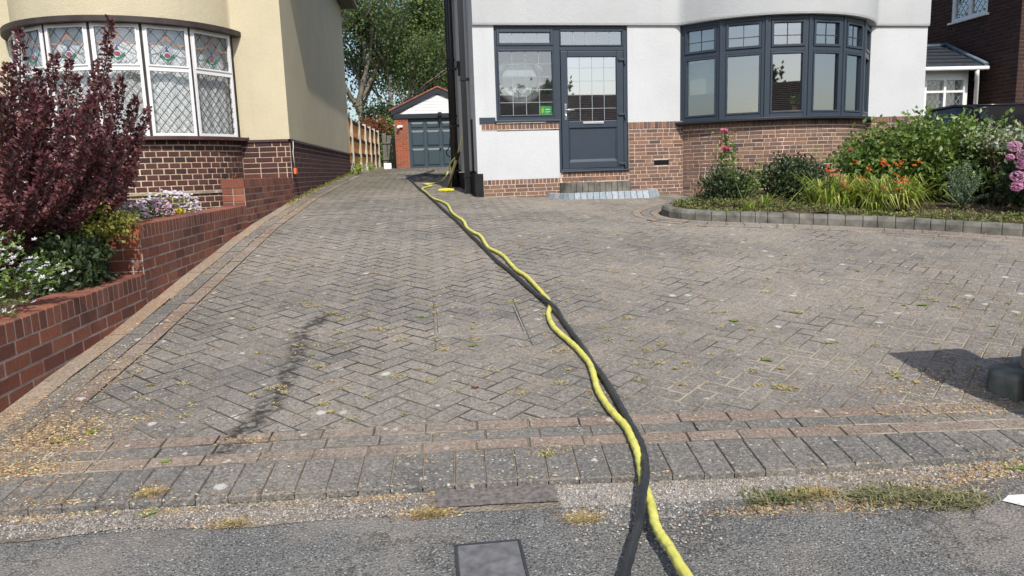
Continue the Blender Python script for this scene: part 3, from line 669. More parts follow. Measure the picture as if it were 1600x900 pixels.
# ================================================================== LEFT GARDEN WALL
gw = thing('garden_wall', (-2.42, 6.5, G(-2.42, 6.5)), 'stepped red brick garden wall beside the driveway, its coping rising in three steps', 'garden wall')
TH = .27; LX = -2.3
tiers = [(2.7, 6.14, -.723), (6.14, 9.62, -.33), (9.62, 12.99, .0)]
body = MB(); mor = MB(); capb = MB()
for i, (y0, y1, zt) in enumerate(tiers):
    cz = zt-.115
    P = Path([(LX, y) for y in np.linspace(y0, y1, 30)])
    ccut = .0865
    brickwork(body, P, lambda s, y0=y0: G(LX, y0+s)-.05, cz, ccut, .255, .013, depth=.11, proud=.0022, bond='stretcher', ch=.0015)
    mor.bx(LX-TH+.004, LX, y0+(.004 if i else 0), y1, -1.45, zt-.006)
    # returns: end face looking at the street where the tier steps up
    if i:
        zl = tiers[i-1][2]
        e = Path([(LX-TH, y0-.002), (LX, y0-.002)])
        brickwork(body, e, zl+.002, cz, ccut, .255, .012, depth=.02, proud=.002, bond='flemish')
    # garden side
    Pb = Path([(LX-TH, y) for y in np.linspace(y1, y0, 30)])
    brickwork(body, Pb, zt-.55, cz, ccut, .255, .012, depth=.05, proud=.004)
    # coping: bricks on edge
    y = y0-(.012 if i else 0); n = int(round((y1-y)/.0865)); st = (y1-y)/n
    for k in range(n):
        a, b = y+k*st+.006, y+(k+1)*st-.006; j = random.uniform(-.002, .002)
        c_ = .005; x0_, x1_ = LX-TH-.006+j, LX+.0012
        vs = []
        for (ins, z) in ((0, cz+.008), (0, zt-c_+j), (c_, zt+j)):
            vs += [(x0_+ins, a+ins, z), (x1_-ins, a+ins, z), (x1_-ins, b-ins, z), (x0_+ins, b-ins, z)]
        capb.add(vs, [(3, 2, 1, 0), (0, 1, 5, 4), (1, 2, 6, 5), (2, 3, 7, 6), (3, 0, 4, 7), (4, 5, 9, 8), (5, 6, 10, 9), (6, 7, 11, 10), (7, 4, 8, 11), (8, 9, 10, 11)])
body.build('brickwork', M['rbrick'], gw); mor.build('mortar_core', M['rmortar'], gw); capb.build('coping', M['rbrick'], gw)
# soil behind the wall, stepping up to the house
mb = MB(); xs = np.linspace(-12, LX-TH+.02, 24); ys = np.linspace(2.5, 13.2, 28)
def SZ(x, y): return float(np.interp(y, [2.5, 6, 6.4, 9.5, 9.9, 13.5], [-.86, -.80, -.52, -.50, -.50, -.48]))+.03*math.sin(x*5)*math.sin(y*4)
mb.add([(x, y, SZ(x, y)) for y in ys for x in xs], [(j*24+i, j*24+i+1, (j+1)*24+i+1, (j+1)*24+i) for j in range(27) for i in range(23)], 0, True)
tag(mb.build('garden_soil', M['soil']), 'bare soil of the raised front garden', None, None, 'structure')

# ================================================================== WINDOWS
def clip_line(p, d, u0, u1, z0, z1):
    ts = [-1e9, 1e9]
    for k, lo, hi in ((0, u0, u1), (1, z0, z1)):
        if abs(d[k]) < 1e-9:
            if p[k] < lo or p[k] > hi: return None
            continue
        a, b = (lo-p[k])/d[k], (hi-p[k])/d[k]; a, b = min(a, b), max(a, b); ts[0] = max(ts[0], a); ts[1] = min(ts[1], b)
    if ts[1]-ts[0] < .01: return None
    return [(p[0]+d[0]*t, p[1]+d[1]*t) for t in ts]
def bar(mb, pl, a, b, w_, o0, o1, mi=0):
    d = Vector((b[0]-a[0], b[1]-a[1])); d.normalize(); n = Vector((-d.y, d.x))*w_/2
    mb.prism(pl, [(a[0]-n.x, a[1]-n.y), (b[0]-n.x, b[1]-n.y), (b[0]+n.x, b[1]+n.y), (a[0]+n.x, a[1]+n.y)], o0, o1, mi)
def diamonds(mb, pl, u0, u1, z0, z1, du, dz, w_, o, cu=None):
    cu = (u0+u1)/2 if cu is None else cu; n = int((u1-u0)/du+(z1-z0)/dz)+3
    for s_ in (-1, 1):
        for k in range(-n, n+1):
            q = clip_line((cu+k*du, z0), (du/2*s_, dz/2), u0, u1, z0, z1)
            if q: bar(mb, pl, q[0], q[1], w_, o+(.0012 if s_ > 0 else 0), o+.004+(.0012 if s_ > 0 else 0))
def ring_frame(mb, pl, u0, u1, z0, z1, w0, w1, th, mi=0, bot=None):
    bot = th if bot is None else bot
    mb.box(pl, u0, u0+th, z0, z1, w0, w1, mi); mb.box(pl, u1-th, u1, z0, z1, w0, w1, mi)
    mb.box(pl, u0+th, u1-th, z1-th, z1, w0, w1, mi); mb.box(pl, u0+th, u1-th, z0, z0+bot, w0, w1, mi)

# ================================================================== YELLOW HOUSE (left)
YC = Vector((-4.76, 13.43, 0)); YR = 1.78
def arc(c, r, a0, a1, n): return [(c.x+r*math.sin(R(a0+(a1-a0)*i/n)), c.y-r*math.cos(R(a0+(a1-a0)*i/n))) for i in range(n+1)]
yh = thing('house', (-5.5, 17, G(-2.3, 14)), 'cream rendered house on the left with a round leaded bay window over dark brick', 'house')
HX = -2.3
flatL = [(-10.0, 13.0)]; half = math.degrees(math.asin(1.72/YR)); ra = YR-.06
ha = math.degrees(math.acos((.43)/ra))
baypts = arc(YC, ra, -ha, ha, 40)
bodyP = Path(flatL+[(-8, 13.0)]+baypts+[(-2.7, 13.0), (HX, 13.0)])
mb = MB(); ZP = .60; ZH = 2.36; ZE = 4.84
# upper wall, both plain and curved
n0 = bodyP.L
sheet(mb, bodyP, ZH, ZE, .0, n=90, smooth=False)
P1 = Path([(-10, 13.0), (YC.x-math.sqrt(ra**2-.43**2), 13.0)]); P2 = Path([(YC.x+math.sqrt(ra**2-.43**2), 13.0), (HX, 13.0)])
for P in (P1, P2): sheet(mb, P, ZP, ZH, 0, n=4, sm=False)
PS = Path([(HX, 13.0), (HX, 22.75)]); sheet(mb, PS, ZP, ZE, 0, n=10, sm=False)
PB = Path([(HX, 22.75), (-10, 22.75), (-10, 13.0)]); sheet(mb, PB, -.6, ZE, 0, n=6, smooth=False, sm=False)
mb.build('wall', M['cream'], yh)
mb = MB(); mb.bx(-10, HX, 13.01, 22.74, ZE-.05, ZE-.02); mb.bx(-9.98, -9.9, 13.1, 22.7, -.3, 4.9); mb.bx(-9.9, -2.4, 17.0, 17.1, -.3, 4.9); mb.bx(-9.9, -2.35, 13.05, 17, -.3, -.2); mb.bx(-2.42, -2.34, 13.05, 17, .62, 4.9); mb.bx(-9.9, -2.4, 13.3, 17, 2.5, 2.56)
mb.build('room', M['room'], yh)
# brick plinth
mb = MB(); mo = MB()
Pb = Path(baypts); brickwork(mb, Pb, -.55, ZP+.02, .0875, .30, .020, depth=.04, proud=.008, bond='header')
sheet(mo, Pb, -.6, ZP+.03, -.004, n=60)
brickwork(mb, P1, -.55, ZP, .0875, .285, .016, depth=.04, proud=.008, bond='flemish'); sheet(mo, P1, -.6, ZP, -.002, sm=False)
brickwork(mb, P2, -.55, ZP, .0875, .285, .016, depth=.04, proud=.008, bond='flemish'); sheet(mo, P2, -.6, ZP, -.002, sm=False)
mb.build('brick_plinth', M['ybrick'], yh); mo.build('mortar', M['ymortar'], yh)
mb = MB(); mo = MB()
brickwork(mb, PS, lambda s: G(HX, 13+s)-.06, ZP, .0875, .27, .013, depth=.04, proud=.0025, bond='header', ch=.0015); sheet(mo, PS, lambda s: G(HX, 13+s)-.1, ZP, .0, n=20, sm=False)
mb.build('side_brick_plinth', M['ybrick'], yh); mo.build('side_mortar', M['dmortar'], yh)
mb = MB(); solid_band(mb, PS, lambda s: G(HX, 13+s)-.1, lambda s: min(G(HX, 13+s)+.02+.0*s, -.10+.012*s) if s < 6 else G(HX, 13+s)-.05, .0, .016, 0, 6); mb.build('cement_footing', M['concrete'], yh)
mb = MB(); solid_band(mb, Path([(P2.p[0].x+.02, 13.0), (HX+.022, 13.0)]), ZP-.004, ZP+.035, -.02, .03); solid_band(mb, Path([(HX, 12.97), (HX, 22.76)]), ZP-.004, ZP+.035, -.02, .026); solid_band(mb, P1, ZP-.004, ZP+.035, -.02, .03)
mb.build('plinth_tile_course', M['plumsill'], yh)
mb = MB(); solid_band(mb, Pb, -.205, -.165, -.01, .022, n=50); mb.build('cement_band', M['pavtan'], yh)
# sill and head
mb = MB(); solid_band(mb, Path(arc(YC, YR, -ha-1.5, ha+1.0, 50)), ZP+.015, ZP+.075, -.12, .07, n=60); mb.build('window_sill', M['plumsill'], yh, .008)
mb = MB(); solid_band(mb, Path(arc(YC, YR, -ha-1.5, ha+1.5, 50)), 2.285, 2.375, -.12, .085, n=60); mb.build('window_head_flashing', M['brownlead'], yh, .01)
edges = [-70, -45, -22.3, 0, 22.3, 44.5, 71]
WZ0, WZ1, TR = .675, 2.287, 1.66
yw = []
for k in range(6):
    a0, a1 = edges[k], edges[k+1]; p0 = Vector((YC.x+YR*math.sin(R(a0)), YC.y-YR*math.cos(R(a0)), 0)); p1 = Vector((YC.x+YR*math.sin(R(a1)), YC.y-YR*math.cos(R(a1)), 0))
    pl = Pl(p0, (p1-p0)); W = (p1-p0).length; gp_ = .022
    fr = MB(); u0, u1 = gp_, W-gp_; ft = .045
    ring_frame(fr, pl, u0, u1, WZ0, WZ1, -.05, .0, ft); fr.box(pl, u0+ft, u1-ft, TR-.035, TR+.035, -.05, .0)
    # opening sash over each light, proud of the frame
    ring_frame(fr, pl, u0+ft-.012, u1-ft+.012, TR+.03, WZ1-ft+.012, -.02, .014, .024)
    wn = fr.build('window', M['upvc'], yh, .004); yw.append(wn)
    gu0, gu1 = u0+ft, u1-ft; gl = MB(); gl.box(pl, gu0, gu1, WZ0+ft, TR-.035, -.032, -.026); gl.box(pl, gu0+.012, gu1-.012, TR+.035, WZ1-ft, -.031, -.025); gl.build('glass', M['glassl'], wn)
    ld = MB(); diamonds(ld, pl, gu0, gu1, WZ0+ft, TR-.035, .125, .155, .0075, -.025)
    diamonds(ld, pl, gu0+.012, gu1-.012, TR+.054, WZ1-ft-.012, .20, .235, .0075, -.024); ld.build('leading', M['lead'], wn)
    mul = MB(); mul.box(pl, -.021, .021, WZ0-.01, WZ1, -.06, -.018)
    if k == 5: mul.box(pl, W-.021, W+.03, WZ0-.01, WZ1, -.06, -.018)
    mul.build('mullion', M['brownlead'], yh)
    sg = MB(); cu = W/2; zt_ = WZ1-ft-.03; zb_ = TR+.06; wd = (gu1-gu0)/2-.015
    for s_ in (-1, 1):
        pts = [(cu+s_*wd*t, zt_-.09-.10*t+.0*t*t-.16*math.sin(t*3.14)*.35) for t in np.linspace(0, 1, 8)]
        for a, b in zip(pts[:-1], pts[1:]): bar(sg, pl, a, b, .018, -.0235, -.0205, 0)
    sg.prism(pl, [(cu+.03*math.cos(a), zt_-.07+.03*math.sin(a)) for a in np.linspace(0, 6.28, 9)[:-1]], -.0235, -.019, 0)
    zc = zb_+.14
    sg.prism(pl, [(cu+.042*math.cos(a), zc+.034*math.sin(a)) for a in np.linspace(0, 6.28, 13)[:-1]], -.0235, -.018, 1)
    for s_ in (-1, 1): sg.prism(pl, [(cu+s_*.03, zc-.03), (cu+s_*.10, zc+.03), (cu+s_*.105, zc-.02), (cu+s_*.04, zc-.075)][::s_], -.0235, -.0195, 2)
    sg.prism(pl, [(cu-.045, zc-.05), (cu, zc-.10), (cu+.045, zc-.05)], -.0235, -.0200, 2)
    sg.prism(pl, [(cu-.022, zc+.05), (cu+.022, zc+.05), (cu, zc+.15)], -.0235, -.0190, 3)
    sg.build('stained_motif', [M['oglass'], M['rglass'], M['gglass'], M['vglass']], wn)
# net curtain inside the bay: pleated
mb = MB(); pts = []
n = 420
for i in range(n+1):
    a = -74+148*i/n; r_ = YR-.16+.008*math.sin(i*.33)+.012*math.sin(i*.13); pts.append((YC.x+r_*math.sin(R(a)), YC.y-r_*math.cos(R(a))))
cp = Path(pts); vs = []
for i in range(n+1):
    x_, y_ = pts[i]; vs += [(x_, y_, .70), (x_, y_, 2.262)]
mb.add(vs, [(2*i, 2*i+2, 2*i+3, 2*i+1) for i in range(n)], 0, True)
tag(mb.build('net_curtain', M['lace']), 'pleated white lace net curtain hanging behind the leaded bay window', 'curtain')
# roof with hipped eaves, soffit and gutter
def hip_roof(parent, pts, ze, rise, ov, mats, nm=('roof', 'soffit', 'gutter')):
    (x0, x1, y0, y1) = pts; e = [(x0-ov, y0-ov), (x1+ov, y0-ov), (x1+ov, y1+ov), (x0-ov, y1+ov)]; cx = (x0+x1)/2; hw = (x1-x0)/2+ov
    ya, yb = (y0-ov+hw, y1+ov-hw) if (y1-y0) > (x1-x0) else ((y0+y1)/2,)*2
    if (y1-y0) > (x1-x0): rid = [(cx, ya), (cx, yb)]
    else: rid = [(x0-ov+(y1-y0)/2+ov, (y0+y1)/2), (x1+ov-(y1-y0)/2-ov, (y0+y1)/2)]
    return e, rid
def roof_faces(mb, e, rid, ze, rise):
    vs = [(*p, ze) for p in e]+[(*p, ze+rise) for p in rid]
    if abs(rid[0][0]-rid[1][0]) < 1e-6: fs = [(0, 1, 4), (1, 2, 5, 4), (2, 3, 5), (3, 0, 4, 5)]
    else: fs = [(0, 1, 5, 4), (1, 2, 5), (2, 3, 4, 5), (3, 0, 4)]
    mb.add(vs, fs)
OV = .36
e, rid = hip_roof(yh, (-10, HX, 13.0, 22.75), ZE, 3.2, OV, None); mb = MB(); roof_faces(mb, e, rid, ZE+.02, 3.2); mb.build('roof', M['roof'], yh)
mb = MB(); mb.bx(-10-OV, HX+OV, 13-OV, 22.75+OV, ZE-.02, ZE); ob = mb.build('soffit', M['anthdark'], yh)
mb = MB()
gpth = Path([(-10-OV, 13-OV-.05), (HX+OV+.05, 13-OV-.05), (HX+OV+.05, 22.75+OV+.05)])
mb.bx(-10-OV, HX+OV+.1, 13-OV-.1, 13-OV, ZE-.05, ZE+.05); mb.bx(HX+OV, HX+OV+.1, 13-OV, 22.75+OV, ZE-.05, ZE+.05); mb.build('gutter', M['black'], yh, .02)
# cable with an orange box on the side plinth
t_ = at_x(456, 226, HX); b_ = at_x(461, 262, HX)
mb = MB(); mb.tube([(HX+.032, 13.12, .60), (HX+.035, 13.10, .52), (HX+.03, 13.05, .42), (HX+.03, 13.12, .12)], .006, 6); mb.build('cable', M['upvc'], yh)
mb = MB(); mb.bx(HX+.012, HX+.055, 13.06, 13.22, .05, .15); mb.build('junction_box', M['orange'], yh, .01)

# ================================================================== WHITE HOUSE (right)
fa = R(4.32); FO = Vector((-math.sin(fa), math.cos(fa), 0))*12.066
FP = Pl(FO, (math.cos(fa), math.sin(fa)))
wh = thing('house', FP(5.5, -2, G(4, 12)), 'white rendered house with an anthracite door and bow window over brown brick', 'house')
A0, A1 = 1.70, 9.85; ZB = 2.275; HW = 4.1
SIDE = Pl(FP(A0, 0, 0), (-FP.n.x*-1, -FP.n.y*-1)) # placeholder orientation
AC, AR = 6.97, 2.13; AD = 1.16    # bay arc: centre AD behind the facade
def bayp(r, a): return FP(AC+r*math.sin(R(a)), r*math.cos(R(a))-AD, 0)
hb = math.degrees(math.acos(AD/AR))
gb = lambda a: G(*FP(a, 0, 0)[:2])
# window and door openings in facade coordinates
wu0, wz1 = 2.04, 2.268; wu1 = 3.06; wz0 = .795; du0, du1, dz0 = 3.12, 4.265, -.058
def wallbox(mb, u0, u1, z0, z1, th=.25, out=0): mb.box(FP, u0, u1, z0, z1, -th, out)
mb = MB()
Z1 = -.155; Z2 = .60
wallbox(mb, A0, wu0, Z1, ZB-.002); wallbox(mb, wu0, 3.075, Z1, .62); mb.build('wall', M['white'], wh); mb = MB(); wallbox(mb, du1, 5.19, .722, ZB-.002); mb.build('wall', M['white'], wh); mb = MB()
baye = AC+math.sqrt(AR**2-AD**2)
wallbox(mb, baye-.02, A1, .722, ZB-.002)
mb.build('wall', M['white'], wh)
# side wall, back
mb = MB(); DEP = 3.0
def wb(u0, u1, w0, w1, z0, z1): mb.box(FP, u0, u1, z0, z1, w0, w1)
wb(A0, A0+.25, -DEP, -.2502, .0, 5.2); wb(A1-.25, A1, -DEP, -.2502, -.6, 5.2); wb(A0+.252, A1-.252, -DEP, -DEP+.2, -.6, 5.2)
mb.build('side_wall', M['white'], wh)
# upper wall sweeping out round the bay
pts = []
for i in range(161):
    a = A0+(A1-A0)*i/160; s_ = (AR+.06)**2-(a-AC)**2; o = (math.sqrt(s_)-AD) if s_ > 0 else -1
    k = .10; base = .05; h_ = max(k-abs(base-o), 0)/k; o2 = max(base, o)+h_*h_*k*.25
    p = FP(a, o2, 0); pts.append((p.x, p.y))
UP = Path(pts); mb = MB(); vs = []; q = UP.p
for p in q: vs += [(p.x, p.y, ZB+.03), (p.x, p.y, 5.25)]
nq = len(q); fs = [(2*i, 2*i+2, 2*i+3, 2*i+1) for i in range(nq-1)]
for i, p in enumerate(q):
    bk = FP(A0+(A1-A0)*i/160, -.25, 0); vs.append((bk.x, bk.y, ZB))
for i, p in enumerate(q):
    n_ = UP.N[i]; vs.append((p.x-n_.x*.012, p.y-n_.y*.012, ZB))
fs += [(2*i, 3*nq+i, 3*nq+i+1, 2*i+2) for i in range(nq-1)] + [(3*nq+i, 2*nq+i, 2*nq+i+1, 3*nq+i+1) for i in range(nq-1)]
mb.add(vs, fs)
for a, s_ in ((A0, 1), (A1, -1)):
    mb.add([FP(a, .05, ZB), FP(a, -.25, ZB), FP(a, -.25, 5.25), FP(a, .05, 5.25)], [(0, 1, 2, 3)])
o = mb.build('upper_wall', M['white'], wh)
for pgn in o.data.polygons: pgn.use_smooth = pgn.index < nq-1
# roof
mb = MB(); OVW = .33
cn = [FP(A0-OVW, .05+OVW, 5.25), FP(A1+OVW, .05+OVW, 5.25), FP(A1+OVW, -DEP-.2, 5.25), FP(A0-OVW, -DEP-.0, 5.25)]
cn[3] = FP(A0-OVW, -DEP-.2, 5.25); rd = [FP(A0+2.2, -1.5, 7.3), FP(A1-2.5, -1.5, 7.3)]
mb.add(cn+rd, [(0, 1, 5, 4), (1, 2, 5), (2, 3, 4, 5), (3, 0, 4), (3, 2, 1, 0)]); mb.build('roof', M['roof'], wh)
mb = MB(); mb.box(FP, A0-OVW-.1, A1+OVW+.1, 5.2, 5.3, .05+OVW, .15+OVW); mb.box(FP, A0-OVW-.1, A0-OVW, 5.2, 5.3, -DEP-.2, .05+OVW); mb.build('gutter', M['black'], wh, .02)
# back / interior
mb = MB(); mb.box(FP, A0+.252, A1-.252, 2.35, 2.42, -2.79, -.27); mb.box(FP, A0+.252, A1-.252, -.5, -.40, -2.79, -.27); mb.box(FP, A0+.26, A1-.26, -.39, 2.34, -2.78, -2.7)
mb.build('room', M['room'], wh)
mb = MB(); mb.box(FP, 1.97, 4.8, -.38, 2.34, -1.7, -1.62); mb.box(FP, 4.8, 4.88, -.38, 2.34, -1.7, -.3); mb.build('porch_wall', M['roomlight'], wh)
# brickwork of the front
mb = MB(); mo = MB(); CO = .0622; BL = .205
g_ = lambda a: G(*FP(a, 0, 0)[:2])-.05
fpath = lambda u0, u1, w=0: Path([FP(u0, w, 0)[:2], FP(u1, w, 0)[:2]])
P = fpath(A0+.09, 3.12); brickwork(mb, P, lambda s: g_(A0+s), Z1-.085, CO, BL, .010, depth=.05, proud=.006, bond='mixed')
brickwork(mb, fpath(A0+.09, 3.075), Z1-.085, Z1-.003, .082, .066, .011, depth=.05, proud=.006, bond='stretcher')
mo.box(FP, A0+.09, 3.075, -.75, Z1-.002, -.1, .001)
# soldier course under the window
P = fpath(1.79, 3.075); brickwork(mb, P, .645, .745, .1, .066, .009, depth=.05, proud=.012, bond='stretcher'); mo.box(FP, 1.79, 3.075, .64, .748, -.1, .008)
# door threshold bricks
brickwork(mb, fpath(3.12, 4.27), -.155, -.072, .082, .080, .012, depth=.05, proud=.016, bond='stretcher'); brickwork(mb, fpath(3.10, 4.27), -.31, -.155, CO*1.2, BL*1.2, .012, depth=.05, proud=.010, bond='stretcher'); mo.box(FP, 3.0755, 4.27, -.75, -.072, -.1, .010)
# panel right of the door
air = (4.72, 4.985, .0, .085); P = fpath(4.275, 5.245)
brickwork(mb, P, lambda s: g_(4.27+s), .60, CO, BL, .010, depth=.05, proud=.006, bond='mixed', holes=[(air[0]-4.275, air[1]-4.275, air[2], air[3])])
brickwork(mb, P, .61, .722, .112, .066, .010, depth=.05, proud=.014, bond='stretcher'); mo.box(FP, 4.275, 5.26, -.75, .724, -.1, .001)
# bay
RB = AR-.05; hbb = math.degrees(math.acos(AD/RB)); BPth = Path([bayp(RB, -hbb+2*hbb*i/60)[:2] for i in range(61)])
brickwork(mb, BPth, -.75, .555, CO, BL, .010, depth=.05, proud=.006, bond='mixed'); brickwork(mb, BPth, .565, .655, .09, .068, .010, depth=.05, proud=.012, bond='stretcher')
sheet(mo, BPth, -.8, .66, 0, n=70)
P = fpath(AC+math.sqrt(RB**2-AD**2), A1); brickwork(mb, P, -.75, .60, CO, BL, .010, depth=.05, proud=.006, bond='mixed'); brickwork(mb, P, .61, .722, .112, .066, .010, depth=.05, proud=.014, bond='stretcher')
mo.box(FP, AC+math.sqrt(RB**2-AD**2), A1-.002, -.75, .724, -.1, .001)
mb.build('brickwork', M['wbrick'], wh); mo.build('mortar', M['wmortar'], wh)
mb = MB(); mb.box(FP, *air[:2], air[2], air[3], -.06, .003)
for k in range(5): mb.box(FP, air[0], air[1], air[2]+.004+k*.018, air[2]+.010+k*.018, .003, .010)
for u in (air[0], (air[0]+air[1])/2-.006, air[1]-.012): mb.box(FP, u, u+.012, air[2], air[3], .003, .012)
mb.build('air_brick', M['blackmatt'], wh)
mb = MB(); mb.box(FP, 1.76, 2.02, .748, .845, .0, .016); mb.build('grey_sill_end', M['anth'], wh)
# bay sill
mb = MB(); solid_band(mb, Path([bayp(AR, -hb-2.2+(2*hb+5.5)*i/60)[:2] for i in range(61)]), .655, .70, -.14, .085, n=70); mb.build('bow_window_sill', M['anthdark'], wh, .008)
# side plinth in black boards
mb = MB(); mb.box(FP, A0-.05, A0+.085, -.8, -.045, -.12, .022)
mb.box(FP, A0-.03, A0-.003, -.8, -.02, -DEP+.1, -.12)
for k in range(9): mb.box(FP, A0-.042, A0-.032, -.8, -.04, -.25-k*.3, -.12-k*.3)
mb.build('black_plinth', M['blackmatt'], wh)
# downpipes on the side wall
def pipe(name, u, w, r, brk, z0=-.6, seg=10, square=False):
    mb = MB(); 
    if square: mb.box(FP, u-r, u+r, z0, 5.2, w-r, w+r)
    else: mb.tube([FP(u, w, z0), FP(u, w, 5.2)], r, seg)
    for z in brk: mb.box(FP, u-r-.012, A0, z, z+.04, w-r-.012, w+r+.012)
    return mb.build('drainpipe', M['black'], wh)
pipe('drainpipe', A0-.095, -.62, .042, (-.1, 1.5, 3.1), square=True)
pipe('drainpipe', A0-.085, -2.35, .05, (.0, .85, 1.9, 3.2))
pipe('drainpipe', A0-.10, -2.62, .055, (.1, 1.05, 2.1, 3.3))
for (w_, z_) in ((-1.75, 1.85), (-1.6, 1.7), (-1.2, .55)):
    mb = MB(); mb.box(FP, A0-.06, A0, z_, z_+.13, w_-.05, w_); mb.build('vent_cover', M['black'], wh)
mb = MB(); mb.box(FP, A0-.03, A0, -.0, .85, -.42, -.38); mb.build('conduit', M['black'], wh)

# --- window + door unit
un = MB(); dep = (-.11, -.03)
un.box(FP, wu0, 4.265, wz1-.055, wz1, *dep)                                   # head
un.box(FP, wu0, wu0+.05, wz0, wz1-.055, *dep); un.box(FP, 3.015, 3.125, wz0, wz1-.055, *dep); un.box(FP, wu0+.05, 3.015, wz0, wz0+.06, *dep)
un.box(FP, 3.0755, 3.125, dz0, wz0-.001, *dep); un.box(FP, 4.205, 4.265, dz0, wz1-.055, *dep); un.box(FP, 3.125, 4.205, dz0, dz0+.04, *dep)
un.box(FP, wu0+.05, 3.015, 1.905, 1.965, *dep); un.box(FP, 3.125, 4.205, 1.885, 1.955, *dep)
un.box(FP, 3.09, 4.285, dz0-.012, dz0+.012, -.08, .05)
un.box(FP, wu0-.03, 3.09, wz0-.035, wz0-.002, -.05, .045)
fu = un.build('entrance_frame', M['anth'], wh, .005)
def light(parent, pl, u0, u1, z0, z1, nu, nz, gmat, sash=.035, w0=-.08, w1=-.018, name='window', lw=.008, frame=None, lead='leadl', zs=None, us=None):
    fr = MB(); ring_frame(fr, pl, u0, u1, z0, z1, w0, w1, sash); wn = fr.build(name, frame or M['anth'], parent, .006)
    gl = MB(); gl.box(pl, u0+sash, u1-sash, z0+sash, z1-sash, w0+.015, w0+.021); gl.build('glass', gmat, wn)
    ld = MB(); a0, a1, b0, b1 = u0+sash, u1-sash, z0+sash, z1-sash
    for k in range(1, nu): u = a0+(a1-a0)*k/nu; ld.box(pl, u-lw/2, u+lw/2, b0, b1, w0+.022, w0+.027)
    for k in range(1, nz): z = b0+(b1-b0)*k/nz; ld.box(pl, a0, a1, z-lw/2, z+lw/2, w0+.0225, w0+.0285)
    if nu > 1 or nz > 1: ld.build('leading', M[lead], wn)
    return wn
light(wh, FP, wu0+.05, 3.015, 1.965, wz1-.055, 4, 1, M['glass'], .045, name='top_light')
M['glassp'] = glass_mat('porch glass', .24, (.97, .98, .98))
light(wh, FP, wu0+.05, 3.015, wz0+.06, 1.905, 4, 5, M['glassp'], .022, name='porch_window')
light(wh, FP, 3.125, 4.205, 1.955, wz1-.055, 5, 1, M['glass'], .022, name='door_fanlight')
# door
d0, d1, e0, e1 = 3.133, 4.197, dz0+.045, 1.88; st = .115
dm = MB(); gz0 = .765
dm.box(FP, d0, d0+st, e0, e1, -.085, -.02); dm.box(FP, d1-st, d1, e0, e1, -.085, -.02); dm.box(FP, d0+st, d1-st, e1-st+.02, e1, -.085, -.02)
dm.box(FP, d0+st, d1-st, e0, e0+.115, -.085, -.02); dm.box(FP, d0+st, d1-st, gz0-.115, gz0, -.085, -.02)
door = dm.build('front_door', M['anth'], wh, .008)
mb = MB(); mb.box(FP, d0+st, d1-st, e0+.115, gz0-.115, -.07, -.045)
pu0, pu1, pz0, pz1 = d0+st, d1-st, e0+.115, gz0-.115
mb.build('lower_panel', M['anth'], door)
mb = MB()
for a, b, c_, d_ in (((pu0, pz0), (pu1, pz0), (pu1-.04, pz0+.035), (pu0+.04, pz0+.035)), ((pu0, pz1), (pu0, pz0), (pu0+.03, pz0+.035), (pu0+.03, pz1-.02)), ((pu1, pz0), (pu1, pz1), (pu1-.03, pz1-.02), (pu1-.03, pz0+.035))):
    q = [FP(a[0], -.022, a[1]), FP(b[0], -.022, b[1]), FP(c_[0], -.044, c_[1]), FP(d_[0], -.044, d_[1])]; mb.add(q, [(0, 1, 2, 3)])
mb.build('panel_moulding', M['anth'], door)
mb = MB(); mb.box(FP, d0+st, d1-st, gz0, e1-st+.02, -.060, -.054); mb.build('glass', M['glassd'], door)
mb = MB(); a0, a1, b0, b1 = d0+st, d1-st, gz0, e1-st+.02
for k in range(1, 4): u = a0+(a1-a0)*k/4; mb.box(FP, u-.0035, u+.0035, b0, b1, -.0535, -.050)
for z in (b1-.17, b1-.38, b1-.60, b1-.82): mb.box(FP, a0, a1, z-.0035, z+.0035, -.053, -.0490)
mb.build('leading', M['leadl'], door)
hu, hz = FP.hit(888, 176)
mb = MB(); mb.box(FP, d0+.05, d0+.082, .78, 1.04, -.02, -.008); mb.tube([FP(d0+.066, -.01, .94), FP(d0+.066, .04, .94), FP(d0+.10, .045, .94), FP(d0+.20, .045, .935)], .011, 8); mb.tube([FP(d0+.066, -.01, .86), FP(d0+.066, .004, .86)], .013, 8)
mb.build('door_handle', M['chrome'], door, .004)
mb = MB(); mb.box(FP, 3.49, 3.85, gz0-.055, gz0-.018, -.02, -.006); mb.build('letter_plate', M['brushed'], door, .004)
mb = MB(); mb.box(FP, 3.45, 3.66, gz0+.045, gz0+.065, -.13, -.115); mb.box(FP, 3.45, 3.66, gz0+.09, gz0+.11, -.13, -.115); mb.box(FP, 3.27, 3.42, gz0+.02, gz0+.15, -.13, -.10); mb.build('inner_letter_guard', M['chrome'], door)
for z in (1.72, .84, .03):
    mb = MB(); mb.box(FP, d1-.09, d1+.03, z, z+.035, -.02, .006); mb.box(FP, d1+.012, d1+.04, z-.055, z, -.02, .008); mb.build('hinge', M['anth'], door, .004)
